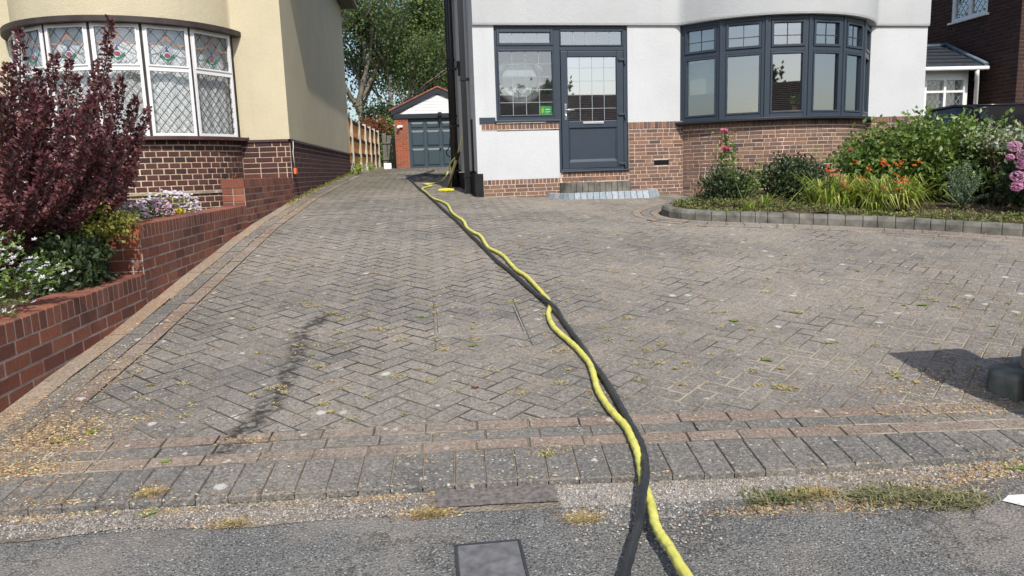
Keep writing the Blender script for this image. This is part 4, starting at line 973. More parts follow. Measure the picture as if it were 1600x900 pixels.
# bow window, six lights
for k in range(6):
    a0, a1 = -hb+2*hb*k/6, -hb+2*hb*(k+1)/6; p0, p1 = bayp(AR-.02, a0), bayp(AR-.02, a1); pl = Pl(p0, p1-p0); W = (p1-p0).length
    fr = MB(); fr.box(pl, 0.002, .075, .70, ZB-.0, -.10, -.01); fr.box(pl, W-.075, W-.002, .70, ZB, -.10, -.01); fr.box(pl, .075, W-.075, ZB-.07, ZB, -.10, -.01); fr.box(pl, .075, W-.075, .70, .765, -.10, -.01); fr.box(pl, .075, W-.075, 1.72, 1.79, -.10, -.01)
    fr.box(pl, -.02, .02, .70, ZB, -.09, .004)
    wn = fr.build('bow_window_light', M['anth'], wh, .006); 
    s2 = MB(); ring_frame(s2, pl, .078, W-.078, 1.793, ZB-.073, -.07, .006, .04); ring_frame(s2, pl, .078, W-.078, .768, 1.717, -.07, .0, .03); s2.build('sash', M['anth'], wn, .005)
    gl = MB(); gl.box(pl, .1, W-.1, 1.82, ZB-.1, -.05, -.044); gl.box(pl, .1, W-.1, .79, 1.7, -.05, -.044); gl.build('glass', M['glass'], wn)
    ld = MB(); ld.box(pl, W/2-.006, W/2+.006, 1.833, ZB-.113, -.043, -.037); ld.box(pl, .118, W-.118, 1.965, 1.977, -.0425, -.036); ld.build('leading', M['lead'], wn)
# roller blind in the left light, pots on the sill
p0, p1 = bayp(AR-.2, -hb+2), bayp(AR-.2, -hb+16); pl = Pl(p0, p1-p0); mb = MB(); mb.box(pl, .0, (p1-p0).length, 1.15, 2.2, -.006, 0); mb.tube([pl(0, .0, 2.2), pl((p1-p0).length, 0, 2.2)], .02, 8)
tag(mb.build('roller_blind', M['beige']), 'beige roller blind half lowered behind the left light of the bow window', 'blind')
for (a, lab, kk) in ((-22, 'small terracotta pot plant on the bow window sill, nearer the door', 0), (-2, 'spiky potted plant in the middle of the bow window sill', 1)):
    c = bayp(AR-.28, a); c.z = .78; t = thing('potted_plant', c, lab, 'pot plant', 'pot plants on the bow window sill')
    mb = MB(); mb.tube([c+Vector((0, 0, 0)), c+Vector((0, 0, .1))], [.045, .06], 12); mb.build('pot', M['terracotta'], t)
    mb = MB(); leaf_mesh(mb, blob_points(160, c+Vector((0, 0, .18)), (.10, .10, .09), .1), .06); mb.build('foliage', L['green'], t)
mb = MB(); solid_band(mb, Path([bayp(AR-.22, -hb+4+(2*hb-8)*i/40)[:2] for i in range(41)]), .735, .78, -.2, .1, n=40); mb.build('inner_sill', M['upvc'], wh)
# things in the porch window
rc = FP.hit(812, 125, -.5); c = FP(rc[0], -.5, rc[1])
t = thing('round_mirror', c-Vector((0, 0, .42)), 'round grey framed mirror standing inside the porch window', 'mirror')
mb = MB(); pts = [c+FP.u*math.cos(a)*.37+Vector((0, 0, math.sin(a)*.37)) for a in np.linspace(0, 2*math.pi, 40)]
mb.tube(pts, .072, 8, cap=False); M['ringgrey'] = plain('grey frame', (.17, .18, .19), .6, .3); mb.build('frame', M['ringgrey'], t)
mb = MB(); mb.prism(FP, [(rc[0]+.36*math.cos(a), rc[1]+.36*math.sin(a)) for a in np.linspace(0, 6.283, 33)[:-1]], -.515, -.505); M['mirrorface'] = plain('pale mirror', (.40, .45, .47), .3, .5, 0); mb.build('mirror_face', M['mirrorface'], t)
mb = MB(); mb.box(FP, 2.10, 3.0, .40, .80, -.75, -.45); tag(mb.build('hall_cabinet', M['roomlight'], None, .01), 'low white cabinet inside the porch window below the mirror', 'cabinet')
s0, s1 = FP.hit(843, 183), FP.hit(865, 170)
t = thing('window_notice', FP(s0[0], -.115, s0[1]), 'small green notice at the lower right corner of the porch window', 'notice')
mb = MB(); mb.box(FP, 2.79, 2.985, .875, 1.02, -.095, -.088); mb.build('card', M['green'], t)
mb = MB(); mb.prism(FP, [(2.825+.026*math.cos(a)*(1 if math.cos(a) > 0 else .7), .945+.045*math.sin(a)) for a in np.linspace(0, 6.28, 12)[:-1]], -.088, -.0865); mb.build('emblem', M['lime'], t)
mb = MB()
for (u0, u1, z0, z1) in ((2.875, 2.955, .955, .975), (2.865, 2.965, .925, .935), (2.865, 2.94, .905, .912), (2.845, 2.855, .985, 1.0)): mb.box(FP, u0, u1, z0, z1, -.088, -.0865)
mb.build('print', M['upvc'], t)

# doorsteps
def step(name, u0, u1, out, z0, z1, mat, label, seg, slope=.03, top=None):
    t = thing(name, FP((u0+u1)/2, out/2, z0), label, 'step')
    ed = [FP(u0, 0, 0), FP(u0+.02, out*.55, 0), FP(u0+.22, out, 0), FP(u1-.30, out*1.0, 0), FP(u1-.03, out*.6, 0), FP(u1, 0, 0)]
    P = Path([(p.x, p.y) for p in ed]); mb = MB(); tt = 0
    # set the blocks facing outwards (path runs left to right, out is +n)
    while tt < P.L-.02:
        e = min(tt+seg, P.L); a, b = tt+.003, e-.003; vs = []
        for (off, z) in ((-.14, z0), (.0, z0), (-slope, z1), (-.14, z1)):
            for q in (a, b): p = P.at(q, off); vs.append((p.x, p.y, z+random.uniform(-.001, .001)))
        mb.add(vs, [(0, 1, 3, 2), (2, 3, 5, 4), (4, 5, 7, 6), (6, 7, 1, 0), (0, 2, 4, 6), (1, 7, 5, 3)]); tt = e
    mb.build('block_edge', mat, t, .006)
    mb = MB(); ins = [P.at(P.L*i/24, -.10) for i in range(25)]; vs = [(p.x, p.y, z1-.012) for p in ins]; mb.add(vs, [tuple(range(len(vs)))]); mb.build('tread', top or mat, t)
    return t
zs = G(*FP(3, .5, 0)[:2])
step('doorstep', 2.80, 4.72, .66, zs-.06, -.395, M['setts'], 'wide low step edged with blue grey setts in front of the entrance door', .105, .05, M['pavred'])
step('doorstep', 3.06, 4.30, .30, -.45, -.238, M['concrete'], 'dark mossy inner step tight under the entrance door', .10, .01, M['pavtan'])

# ================================================================== GARAGE
ga = thing('garage', (.45, 30, .2), 'detached garage with dark panelled door and white boarded gable ending the drive', 'garage')
GP_ = Pl((0, 30, 0), (1, 0)); S = 30/27.5
gx0, gx1, gxd0, gxd1 = -1.26, 2.30, -.73, 1.80; gzb, gzt, gap_ = .1, 2.17, 3.26; cx = .48
mb = MB(); Pg = Path([(gx0, 30), (gxd0, 30)]); brickwork(mb, Pg, .1, gzt, .082, .24, .012, depth=.05, proud=.006); brickwork(mb, Path([(gxd1, 30), (gx1, 30)]), .1, gzt, .082, .24, .012, depth=.05, proud=.006)
mb.build('brickwork', M['gbrick'], ga)
mb = MB(); mb.bx(gx0, gxd0, 30.004, 30.3, 0, gzt); mb.bx(gxd1, gx1, 30.004, 30.3, 0, gzt); mb.bx(gx0, gx0+.2, 30.302, 35.5, 0, gzt); mb.bx(gx1-.2, gx1, 30.302, 35.5, 0, gzt); mb.bx(gx0, gx1, 35.502, 35.7, 0, gzt); mb.build('wall', M['dmortar'], ga)
mb = MB(); mb.box(GP_, gxd0, gxd1, .12, gzt-.04, -.14, -.08); gd = mb.build('garage_door', M['garagedoor'], ga)
mb = MB(); nc_ = 4; pw = (gxd1-gxd0-.1)/nc_
rows = [(.28, .96), (1.04, 1.66), (1.74, 1.98)]
for i in range(nc_):
    for (z0, z1) in rows:
        u0, u1 = gxd0+.05+i*pw+.06, gxd0+.05+(i+1)*pw-.06; q = [(u0, z0), (u1, z0), (u1, z1), (u0, z1)]; q2 = [(u0+.05, z0+.06), (u1-.05, z0+.06), (u1-.05, z1-.07), (u0+.05, z1-.07)]
        vs = [GP_(u, -.079, z) for u, z in q]+[GP_(u, -.045, z) for u, z in q2]; mb.add(vs, [(4, 5, 6, 7)]+[(k, (k+1) % 4, 4+(k+1) % 4, 4+k) for k in range(4)])
mb.build('raised_panels', M['garagedoor'], gd)
for u in (.0,): 
    mb = MB(); mb.tube([GP_(.5, -.04, .98), GP_(.5, .03, .98)], .03, 8); mb.build('handle', M['chrome'], gd)
mb = MB(); mb.box(GP_, gx0-.03, gx1+.05, gzt-.05, gzt+.13, -.05, .05); mb.build('lintel_fascia', M['anthdark'], ga, .01)
mb = MB(); n = 8; zt0 = gzt+.13
for k in range(n):
    z0 = zt0+k*.115; z1 = z0+.108
    if z1 > gap_-.2: break
    f = lambda z: (gap_-.14-z)/(gap_-.14-zt0+.12)*(cx-gx0-.02)
    mb.prism(GP_, [(cx-f(z0), z0), (cx+f(z0), z0), (cx+f(z1), z1), (cx-f(z1), z1)], -.02, .012)
mb.build('gable_boards', M['upvc'], ga, .004)
mb = MB(); mb.prism(GP_, [(gx0-.03, zt0), (gx1+.05, zt0), (cx, gap_-.06)], -.1, -.021); mb.build('gable', M['dmortar'], ga)
mb = MB()
for s_ in (-1, 1):
    ex = cx+s_*(cx-gx0+.11); ez = gzt+.10
    poly = [(ex, ez-.02), (ex, ez+.17), (cx, gap_), (cx, gap_-.21)]
    mb.prism(GP_, poly if s_ > 0 else poly[::-1], .02 if s_ > 0 else .022, .07)
mb.build('bargeboard', M['anthdark'], ga)
mb = MB()
for s_ in (-1, 1):
    ex = cx+s_*(cx-gx0+.17); ez = gzt+.24; n = 14
    for k in range(n):
        t0, t1 = k/n, (k+1)/n; a = (ex+(cx-ex)*t0, ez+(gap_+.03-ez)*t0); b = (ex+(cx-ex)*t1, ez+(gap_+.03-ez)*t1)
        poly = [(a[0], a[1]), (b[0], b[1]+.0), (b[0], b[1]+.05), (a[0], a[1]+.075)]
        mb.prism(GP_, poly if s_ < 0 else poly[::-1], -5.8, .10)
mb.build('roof', M['redroof'], ga)
mb = MB(); c = at_y(625, 198, 29.92); mb.box(GP_, c.x-.09, c.x+.1, c.z-.03, c.z+.05, .0, .10); mb.tube([GP_(c.x-.05, .12, c.z), GP_(c.x-.1, .2, c.z-.07)], [.05, .06], 8); mb.build('floodlight', M['upvc'], ga, .01)
mb = MB(); c = at_y(687, 179, 29.9); mb.box(GP_, c.x-.07, c.x+.07, c.z-.06, c.z+.10, .05, .16); mb.box(GP_, c.x-.03, c.x+.03, c.z-.35, c.z-.06, .05, .08); mb.build('security_camera', M['black'], ga, .01)

# ================================================================== FENCE
fe = thing('fence', (-2.35, 29, G(-2.3, 29)), 'tan timber fence with pale concrete posts running back along the drive', 'fence')
ysp = [23.3, 25.9, 28.3, 30.6, 33.0, 35.6]
for i, y in enumerate([22.9]+ysp[0:]):
    zt_ = float(np.interp(y, [23, 36], [1.72, 2.02])); z0 = G(-2.3, y)
    if i:
        mb = MB(); mb.prism(Pl((-2.27, y, 0), (0, 1)), [(-.05, z0-.1), (.07, z0-.1), (.05, zt_), (-.03, zt_)], -.10, .035); mb.build('post', M['conpost'], fe, .01)
    y2 = ([22.9]+ysp)[i+1] if i < len(ysp) else None
    if y2:
        mb = MB(); n = 9; pl = Pl((-2.3, y+.09, 0), (0, 1))
        zb = (G(-2.3, y)+G(-2.3, y2))/2+.22; W = y2-y-.17
        for k in range(n):
            h0, h1 = zb+(zt_-.06-zb)*k/n, zb+(zt_-.06-zb)*(k+1)/n; mb.box(pl, 0, W, h0+.004, h1, -.05, -.015)
        mb.box(pl, 0, W, zb-.25, zb-.005, -.055, -.01, 1)
        pn = mb.build('panel', [M['tan'], M['conpost']], fe)
        mb = MB()
        for z in (zb+.28, zb+.76, zt_-.12): mb.box(pl, 0, W, z, z+.09, -.015, .022)
        mb.build('rail', M['darkwood'], pn)
og = thing('old_gate', at_y(607, 262, 33), 'weathered grey timber gate between the fence end and the garage', 'gate'); pl = Pl((0, 33, 0), (1, 0)); mb = MB()
xx = at_y(599, 250, 33).x
for k in range(3): mb.box(pl, xx+k*.21, xx+k*.21+.17, .15, 1.75-.1*k, -.03, .0)
mb.build('boards', M['oldwood'], og); mb = MB(); mb.box(pl, xx, xx+.6, .6, .68, .0, .04); mb.box(pl, xx, xx+.6, 1.3, 1.38, .0, .04); mb.build('rails', M['oldwood'], og)
mb = MB(); c = at_y(614, 258, 29.7); mb.bx(c.x-.35, c.x-.05, 29.5, 29.8, .15, .42); tag(mb.build('white_tub', M['upvc'], None, .03), 'small white tub on the ground left of the garage', 'tub')

# ================================================================== RIGHT NEIGHBOUR HOUSE, PORCH, CAR
RX = 12.8
rh = thing('house', (14, 20, G(12, 18)), 'dark brown brick house at the right edge behind the shrubs', 'house')
yc0 = at_x(1594, 60, RX).y
Pw = Path([(RX, 27), (RX, yc0)]); mb = MB(); up = at_x(1488, 35, RX); wy1, wy0 = at_x(1487, 30, RX).y, at_x(1543, 17, RX).y; wz = at_x(1487, 36, RX).z
brickwork(mb, Pw, -.2, 5.2, .085, .26, .014, depth=.04, proud=.006, bond='mixed', holes=[(27-wy1, 27-wy0, wz, wz+1.3)]); brickwork(mb, Path([(RX, yc0), (17, yc0)]), -.3, 5.2, .085, .26, .014, depth=.04, proud=.006, bond='mixed')
mb.build('brickwork', M['hbrick'], rh)
mb = MB(); mb.bx(RX+.002, RX+.2, wy1, 27, -.6, 5.3); mb.bx(RX+.002, RX+.2, yc0+.002, wy0, -.6, 5.3); mb.bx(RX+.003, RX+.2, wy0, wy1, -.6, wz); mb.bx(RX+.003, RX+.2, wy0, wy1, wz+1.3, 5.3); mb.bx(RX+.202, 20, yc0+.002, yc0+.3, -.6, 5.3); mb.build('wall', M['hmortar'], rh)
mb = MB(); mb.bx(RX+.3, 19, yc0+.4, 26, 0, 5.2); mb.build('room', M['room'], rh)
mb = MB(); mb.add([(RX-.35, yc0-.35, 5.3), (20, yc0-.35, 5.3), (20, 27, 5.3), (RX-.35, 27, 5.3), (15.8, 19, 8), (17, 22, 8)], [(3, 2, 1, 0), (0, 1, 4), (1, 2, 5, 4), (2, 3, 5), (3, 0, 4, 5)]); mb.build('roof', M['roof'], rh)
pl = Pl((RX, wy1, 0), (0, -1)); W = wy1-wy0; fr = MB(); ring_frame(fr, pl, 0, W, wz, wz+1.3, -.08, .0, .07); fr.box(pl, W*.47, W*.53, wz+.07, wz+1.23, -.08, .0); fr.box(pl, -.06, W+.06, wz-.05, wz-.001, -.04, .07)
wn = fr.build('side_window', M['upvc'], rh, .006); gl = MB(); gl.box(pl, .07, W-.07, wz+.07, wz+1.23, -.06, -.054); gl.build('glass', M['glass'], wn); ld = MB(); diamonds(ld, pl, .07, W*.47, wz+.07, wz+1.23, .16, .2, .01, -.053); diamonds(ld, pl, W*.53, W-.07, wz+.07, wz+1.23, .16, .2, .01, -.053); ld.build('leading', M['leadl'], wn)
# side porch
PY = 16.2; pp = Pl((0, PY, 0), (1, 0)); f = lambda px, py: at_y(px, py, PY)
po = thing('porch', (11, 17, G(11, 17)), 'small white side porch with a slate hipped roof against the dark brick house', 'porch')
xl, xr = f(1425, 120).x, f(1513, 120).x; ze = f(1480, 110).z; zw1 = f(1480, 121).z; zw0 = f(1480, 160).z; wl, wr = f(1444, 130).x, f(1509, 130).x
mb = MB(); mb.box(pp, xl-.4, wl, -.4, ze, -.15, 0); mb.box(pp, wl, xr, zw1, ze, -.15, 0); mb.box(pp, wr, xr, -.4, zw1, -.15, 0); mb.box(pp, wl, wr, -.4, zw0-.3, -.15, 0); mb.bx(xr-.1, xr, PY+.152, PY+3, -.4, ze); mb.build('wall', M['upvc'], po)
fr = MB(); ring_frame(fr, pp, wl, wr, zw0-.3, zw1, -.1, .012, .06); fr.box(pp, (wl+wr)/2-.03, (wl+wr)/2+.03, zw0-.24, zw1-.06, -.1, .012); fr.box(pp, wl+.06, (wl+wr)/2-.03, zw1-.34, zw1-.29, -.1, .010); fr.box(pp, (wl+wr)/2+.03, wr-.06, zw1-.34, zw1-.29, -.1, .010)
wn = fr.build('window', M['upvc'], po); gl = MB(); gl.box(pp, wl+.06, wr-.06, zw0-.24, zw1-.06, -.06, -.054); gl.build('glass', M['glassl'], wn); ld = MB(); diamonds(ld, pp, wl+.06, wr-.06, zw0-.24, zw1-.06, .13, .17, .008, -.053); ld.build('leading', M['leadl'], wn)
mb = MB(); mb.bx(xl-.3, xr-.1, PY+.9, PY+1.0, -.4, ze-.02); mb.build('inner_wall', M['room'], po)
a = f(1425, 107); b = f(1529, 107); rt = at_y(1478, 72, PY+1.2); rl = at_y(1440, 80, PY+1.2)
mb = MB(); z_ = a.z; mb.add([(a.x-.6, PY-.25, z_), (b.x, PY-.25, z_), (b.x, PY+3, z_), (a.x-.6, PY+3, z_), (rt.x, PY+1.2, rt.z), (rt.x-1.2, PY+1.2, rt.z-.05), (rt.x, PY+3, rt.z)], [(0, 1, 4, 5), (1, 2, 6, 4), (3, 2, 1, 0), (0, 5, 3), (3, 5, 4, 6, 2)])
mb.build('roof', M['slate'], po)
M['flash'] = plain('blue grey flashing', (.13, .18, .22), .5, .4, var=.2)
mb = MB(); mb.tube([(b.x, PY-.25, z_+.03), (rt.x, PY+1.2, rt.z+.03)], .05, 6); mb.tube([(rt.x, PY+1.2, rt.z+.03), (rt.x-1.2, PY+1.2, rt.z-.02)], .05, 6); mb.build('hip_flashing', M['flash'], po)
for k in range(6):
    pass
mb = MB(); 
for k in range(1, 6):
    t_ = k/6; zz = z_+(rt.z-z_)*t_+.012; yy = PY-.25+1.45*t_; x1_ = b.x+(rt.x-b.x)*t_; mb.bx(a.x-.6+.3*t_, x1_-.03, yy-.02, yy+.02, zz-.01, zz+.018)
mb.build('slate_courses', M['anthdark'], po)
mb = MB(); mb.box(pp, a.x-.6, b.x+.02, z_-.09, z_-.01, .2, .33); mb.build('gutter', M['upvc'], po, .02)
dx = f(1520, 130).x; mb = MB(); mb.tube([(dx-.12, PY-.27, z_-.08), (dx-.12, PY-.27, z_-.22), (dx+.02, PY-.1, z_-.34), (dx+.02, PY-.1, -.4)], .045, 10); mb.build('downpipe', M['upvc'], po)
# car
def car(x, y, zg):
    t = thing('parked_car', (x, y, zg), 'black car parked behind the shrubs, only its roof and windscreen showing', 'car')
    # body from cross sections along Y (front at low Y); each (y, half width low, half width top, z sill, z shoulder)
    sec = [(-2.05, .62, .55, .35, .55), (-1.95, .80, .70, .25, .70), (-1.3, .88, .80, .22, .88), (-.75, .90, .84, .22, .95), (.6, .90, .86, .22, .98), (1.6, .88, .84, .24, 1.0), (2.1, .80, .74, .3, .92), (2.2, .7, .6, .4, .8)]
    mb = MB(); vs = []; 
    for (yy, w0, w1, z0, z1) in sec:
        for (xx, zz) in ((-w0*.9, z0), (-w0, z0+.18), (-w0*1.0, (z0+z1)/2+.05), (-w1, z1-.03), (-w1*.6, z1+.015), (w1*.6, z1+.015), (w1, z1-.03), (w0, (z0+z1)/2+.05), (w0, z0+.18), (w0*.9, z0)): vs.append((x+xx, y+yy, zg+zz))
    n = 10; fs = [(i*n+k, i*n+(k+1) % n, (i+1)*n+(k+1) % n, (i+1)*n+k) for i in range(len(sec)-1) for k in range(n)]+[tuple(range(n)), tuple((len(sec)-1)*n+k for k in range(n))[::-1]]
    mb.add(vs, fs, 0, True); mb.build('body', M['carpaint'], t, .02)
    cs = [(-.80, .78, .96), (-.05, .62, 1.43), (.4, .63, 1.48), (1.2, .62, 1.45), (1.95, .70, 1.0)]; mb = MB(); vs = []
    lo = [(-.82, .80), (-.1, .84), (.4, .85), (1.3, .84), (1.98, .76)]
    for (yy, wt, zt), (yb, wbm) in zip(cs, lo):
        vs += [(x-wbm, y+yb, zg+.95), (x-wt, y+yy, zg+zt-.03), (x-wt*.8, y+yy, zg+zt), (x+wt*.8, y+yy, zg+zt), (x+wt, y+yy, zg+zt-.03), (x+wbm, y+yb, zg+.95)]
    fs = []
    gls = []
    for i in range(4):
        for k in range(5):
            q = (i*6+k, i*6+k+1, (i+1)*6+k+1, (i+1)*6+k)
            (gls if (k in (0, 4) or i in (0, 3)) else fs).append(q)
    mb.add(vs, fs, 0, True); mb.build('roof', M['carpaint'], t)
    mb = MB(); mb.add(vs, gls, 0); M['carglass'] = plain('dark car glass', (.012, .014, .017), .05, .7); mb.build('window_glass', M['carglass'], t)
    mb = MB()
    for s_ in (-1, 1): mb.tube([(x+s_*.80, y-.83, zg+.97), (x+s_*.63, y-.06, zg+1.425), (x+s_*.64, y+.4, zg+1.47), (x+s_*.63, y+1.2, zg+1.44)], .025, 6)
    mb.tube([(x-.62, y-.06, zg+1.44), (x+.62, y-.06, zg+1.44)], .02, 6); mb.build('pillars', M['carpaint'], t)
    for s_ in (-1, 1):
        mb = MB(); mb.ball((x+s_*.99, y-.55, zg+1.02), (.11, .06, .07), 10, 8); mb.build('door_mirror', M['carpaint'], t)
        mb = MB(); mb.ball((x+s_*.60, y-1.93, zg+.66), (.16, .10, .07), 10, 8); mb.build('headlight', M['lamp'], t)
        for yy in (-1.3, 1.35):
            mb = MB(); mb.tube([(x+s_*.70, y+yy, zg+.31), (x+s_*.90, y+yy, zg+.31)], .31, 20); wl_ = mb.build('wheel', M['tyre'], t)
            mb = MB(); mb.tube([(x+s_*.88, y+yy, zg+.31), (x+s_*.915, y+yy, zg+.31)], .19, 16); mb.build('rim', M['brushed'], wl_)
    mb = MB(); mb.bx(x-.26, x+.26, y-2.09, y-2.06, zg+.38, zg+.49); mb.build('number_plate', M['upvc'], t)
car(10.85, 13.3, G(10.3, 13.9))

# ================================================================== BED EDGING + RIGHT PIER
be = thing('bed_edging', (3.2, 9.5, G(3.2, 9.5)), 'curved kerb of grey concrete blocks round the planting bed', 'kerb edging')
mb = MB(); EP = Path([(p.x, p.y) for p in BEDOUT]); tt = .25
while tt < EP.L-.1:
    e_ = tt+.17*random.uniform(.85, 1.15); a, b = tt+.002, e_-.002; j = random.uniform(-.004, .004); vs = []
    for (off, dz) in ((-.08, -.05), (.075+j, -.05), (.07+j, .08), (.045+j, .118+j*.7), (-.06, .122+j*.7), (-.08, .10)):
        for q in (a, b): p = EP.at(q, off); vs.append((p.x, p.y, G(p.x, p.y)+dz))
    mb.add(vs, [(2*k, 2*k+1, 2*((k+1) % 6)+1, 2*((k+1) % 6)) for k in range(6)]+[(0, 2, 4, 6, 8, 10), (11, 9, 7, 5, 3, 1)]); tt = e_
mb.build('kerb_blocks', M['concrete'], be, .008)
mb = MB(); vs = [(p.x+(.02), p.y, G(p.x, p.y)+.10) for p in BEDOUT]; back = [(10.5, 12.9), (4.35, 12.9)]; cs = []
xs = np.linspace(3.0, 10.5, 26); ys = np.linspace(5.4, 13, 27)
def SB(x, y): return G(x, y)+.10+.05*math.sin(x*3)*math.sin(y*2.3)**2+.02*min(1, max(0, y-9))
fs = []; idx = {}
for j in range(26):
    for i in range(25):
        c_ = ((xs[i]+xs[i+1])/2, (ys[j]+ys[j+1])/2)
        if inside(c_, BEDPOLY):
            q = []
            for (ii, jj) in ((i, j), (i+1, j), (i+1, j+1), (i, j+1)):
                if (ii, jj) not in idx:
                    x_, y_ = xs[ii], ys[jj]
                    if not inside((x_, y_), BEDPOLY):
                        k = int(np.argmin(np.hypot(bo[:, 0]-x_, bo[:, 1]-y_)))
                        if y_ < 11: x_, y_ = bo[k]
                    idx[(ii, jj)] = len(cs); cs.append((x_, y_, SB(x_, y_)))
                q.append(idx[(ii, jj)])
            fs.append(tuple(q))
mb.add(cs, fs, 0, True); tag(mb.build('bed_soil', M['soil']), 'soil of the planting bed under the bow window', None, None, 'structure')
# gate pier and low wall out of frame on the right; dark stone block in view
pr = thing('gate_pier', (3.1, 2.72, G(3.1, 2.7)), 'brick gate pier at the right end of the kerb that shades the paving', 'pier')
zt_ = G(3, 2.7)+1.33; mb = MB(); mo = MB()
for P in (Path([(2.88, 2.95), (2.88, 2.5)]), Path([(2.88, 2.5), (3.33, 2.5)]), Path([(3.33, 2.5), (3.33, 2.95)]), Path([(3.33, 2.95), (2.88, 2.95)])): brickwork(mb, P, -1.35, zt_-.06, .0865, .225, .012, depth=.03, proud=.004)
mo.bx(2.883, 3.327, 2.503, 2.947, -1.4, zt_-.06); mb.build('brickwork', M['rbrick'], pr); mo.build('core', M['rmortar'], pr); mb = MB(); mb.bx(2.86, 3.35, 2.48, 2.97, zt_-.058, zt_); mb.build('cap', M['concrete'], pr, .01)
lw = thing('boundary_wall', (4.6, 2.75, G(4.6, 2.7)), 'brick boundary wall running right from the gate pier', 'wall'); mb = MB(); P = Path([(6.5, 2.86), (3.34, 2.86)])
brickwork(mb, P, -1.35, zt_-.12, .0865, .255, .012, depth=.03, proud=.004); brickwork(mb, Path([(3.34, 2.62), (6.5, 2.62)]), -1.35, zt_-.12, .0865, .255, .012, depth=.03, proud=.004); mb.build('brickwork', M['rbrick'], lw)
mb = MB(); mb.bx(3.34, 6.5, 2.623, 2.857, -1.4, zt_-.1); mb.build('core', M['rmortar'], lw)
M['darkstone'] = plain('dark mossy stone', (.15, .155, .13), .9, .2, var=.45, sc=9, bump=.6, bsc=40)
def rock(name, poly, z0, z1, lab, mat):
    mb = MB(); c = sum((Vector((p[0], p[1], 0)) for p in poly), Vector())/len(poly); n = len(poly)
    vs = [(p[0], p[1], z0) for p in poly]+[(p[0]+(c.x-p[0])*.06, p[1]+(c.y-p[1])*.06, z1-.02) for p in poly]+[(p[0]+(c.x-p[0])*.16, p[1]+(c.y-p[1])*.16, z1+random.uniform(-.012, .012)) for p in poly]
    mb.add(vs, [tuple(range(n))[::-1], tuple(range(2*n, 3*n))]+[(r_*n+i, r_*n+(i+1) % n, (r_+1)*n+(i+1) % n, (r_+1)*n+i) for r_ in (0, 1) for i in range(n)])
    o = mb.build(name, mat, None, .012); o.data.update(); return tag(o, lab, 'stone')
A_, B_ = gp(1543, 612), gp(1588, 632)
rock('kerb_stone', [(A_.x, A_.y), (B_.x, B_.y), (B_.x+.14, B_.y+.06), (A_.x+.34, A_.y+.14), (A_.x+.12, A_.y+.16)], -1.3, G(A_.x, A_.y)+.115, 'dark mossy stone block lying in the shade at the right edge of the drive', M['darkstone'])
B2 = gp(1592, 634); rock('wall_stone', [(B2.x+.03, B2.y-.02), (B2.x+.5, B2.y-.2), (B2.x+.8, B2.y+.2), (B2.x+.5, B2.y+.5), (B2.x+.22, B2.y+.28)], -1.3, G(B2.x, B2.y)+.24, 'pale sandstone block behind the dark stone at the right edge', M['pavtan'])

# ================================================================== HOSES AND CLEANING POLE
def gpts(pl_, r, lifts=None): return [gp(*p)+Vector((0, 0, r+.004)) for p in pl_]
yel = [(661, 289), (668, 291), (675.5, 292), (667, 294), (660, 297), (665, 302), (670, 307), (676, 312), (690, 317), (700, 323), (706, 334), (714, 341), (724, 348), (730, 359), (740, 366), (751, 372), (762, 389), (774, 396), (787, 404), (805.6, 424.6), (820, 434), (832, 445), (850.6, 466), (857, 474), (860, 483), (857, 497), (865.6, 516.7), (888, 537), (900, 548), (911, 561), (921, 573), (927, 590), (933, 612), (941, 628), (952, 645), (965, 659), (978, 674), (987, 692), (995, 712), (1000, 732), (1005, 762), (1011, 780), (1017, 797), (1024, 828), (1034, 848), (1046, 866), (1066, 900), (1090, 935), (1110, 985)]
blk = [(640, 281), (647, 288), (657, 298), (665, 304), (674, 312), (700, 336), (716, 350), (730, 364.6), (753, 387), (775.5, 409.6), (798, 428), (824, 451), (840, 465), (850.6, 475), (869, 492), (880, 506), (892, 522), (914.5, 554), (926, 573), (939, 590), (950, 607), (961, 626), (972, 646), (984, 667), (1000, 697), (1006, 720), (1008, 742), (1009, 762), (1004, 790), (1000, 822), (992, 850), (982, 885), (972, 930), (955, 985)]
def hose(name, pl_, r, mat, lab, cross=(), cat='hose'):
    P = gpts(pl_, r)
    for i, p in enumerate(P):
        for (cx, cy) in cross:
            c = gp(cx, cy); d = (Vector((p.x, p.y))-Vector((c.x, c.y))).length
            p.z += 2*r*.95*max(0, 1-(d/.30)**2)**1.5
    S = smoothpath(P, 12); S = [q+Vector((math.sin(i*.9)*.0012, math.sin(i*.37)*.002, 0)) for i, q in enumerate(S)]; mb = MB(); mb.tube(S, [r*(1+.02*math.sin(i*2.1)+.03*math.sin(i*.31)) for i in range(len(S))], 12); return tag(mb.build(name, mat), lab, cat)
HR = .0182
hose('water_hose', yel, HR, M['yhose'], 'yellow hose snaking across the driveway to the side of the white house')
hose('air_hose', blk, HR*.95, M['bhose'], 'thick black hose lying alongside and over the yellow one', cross=((858, 484), (1009, 765)))
# black cable tangle near the garage
def cable(pts, r, lab): 
    P = gpts(pts, r); mb = MB(); mb.tube(smoothpath(P, 5), r, 6); tag(mb.build('cable', M['bhose']), lab, 'cable', 'thin cables by the side of the white house')
cable([(640, 281), (636, 279), (645, 276), (660, 273), (672, 270), (679, 267), (672, 269), (664, 272), (676, 274), (690, 276), (704, 274)], .018, 'tangled black cable on the paving in front of the garage door')
cable([(627, 281), (640, 280), (655, 276), (668, 275), (680, 278), (692, 275)], .014, 'loose end of black cable trailing left of the tangle by the garage')
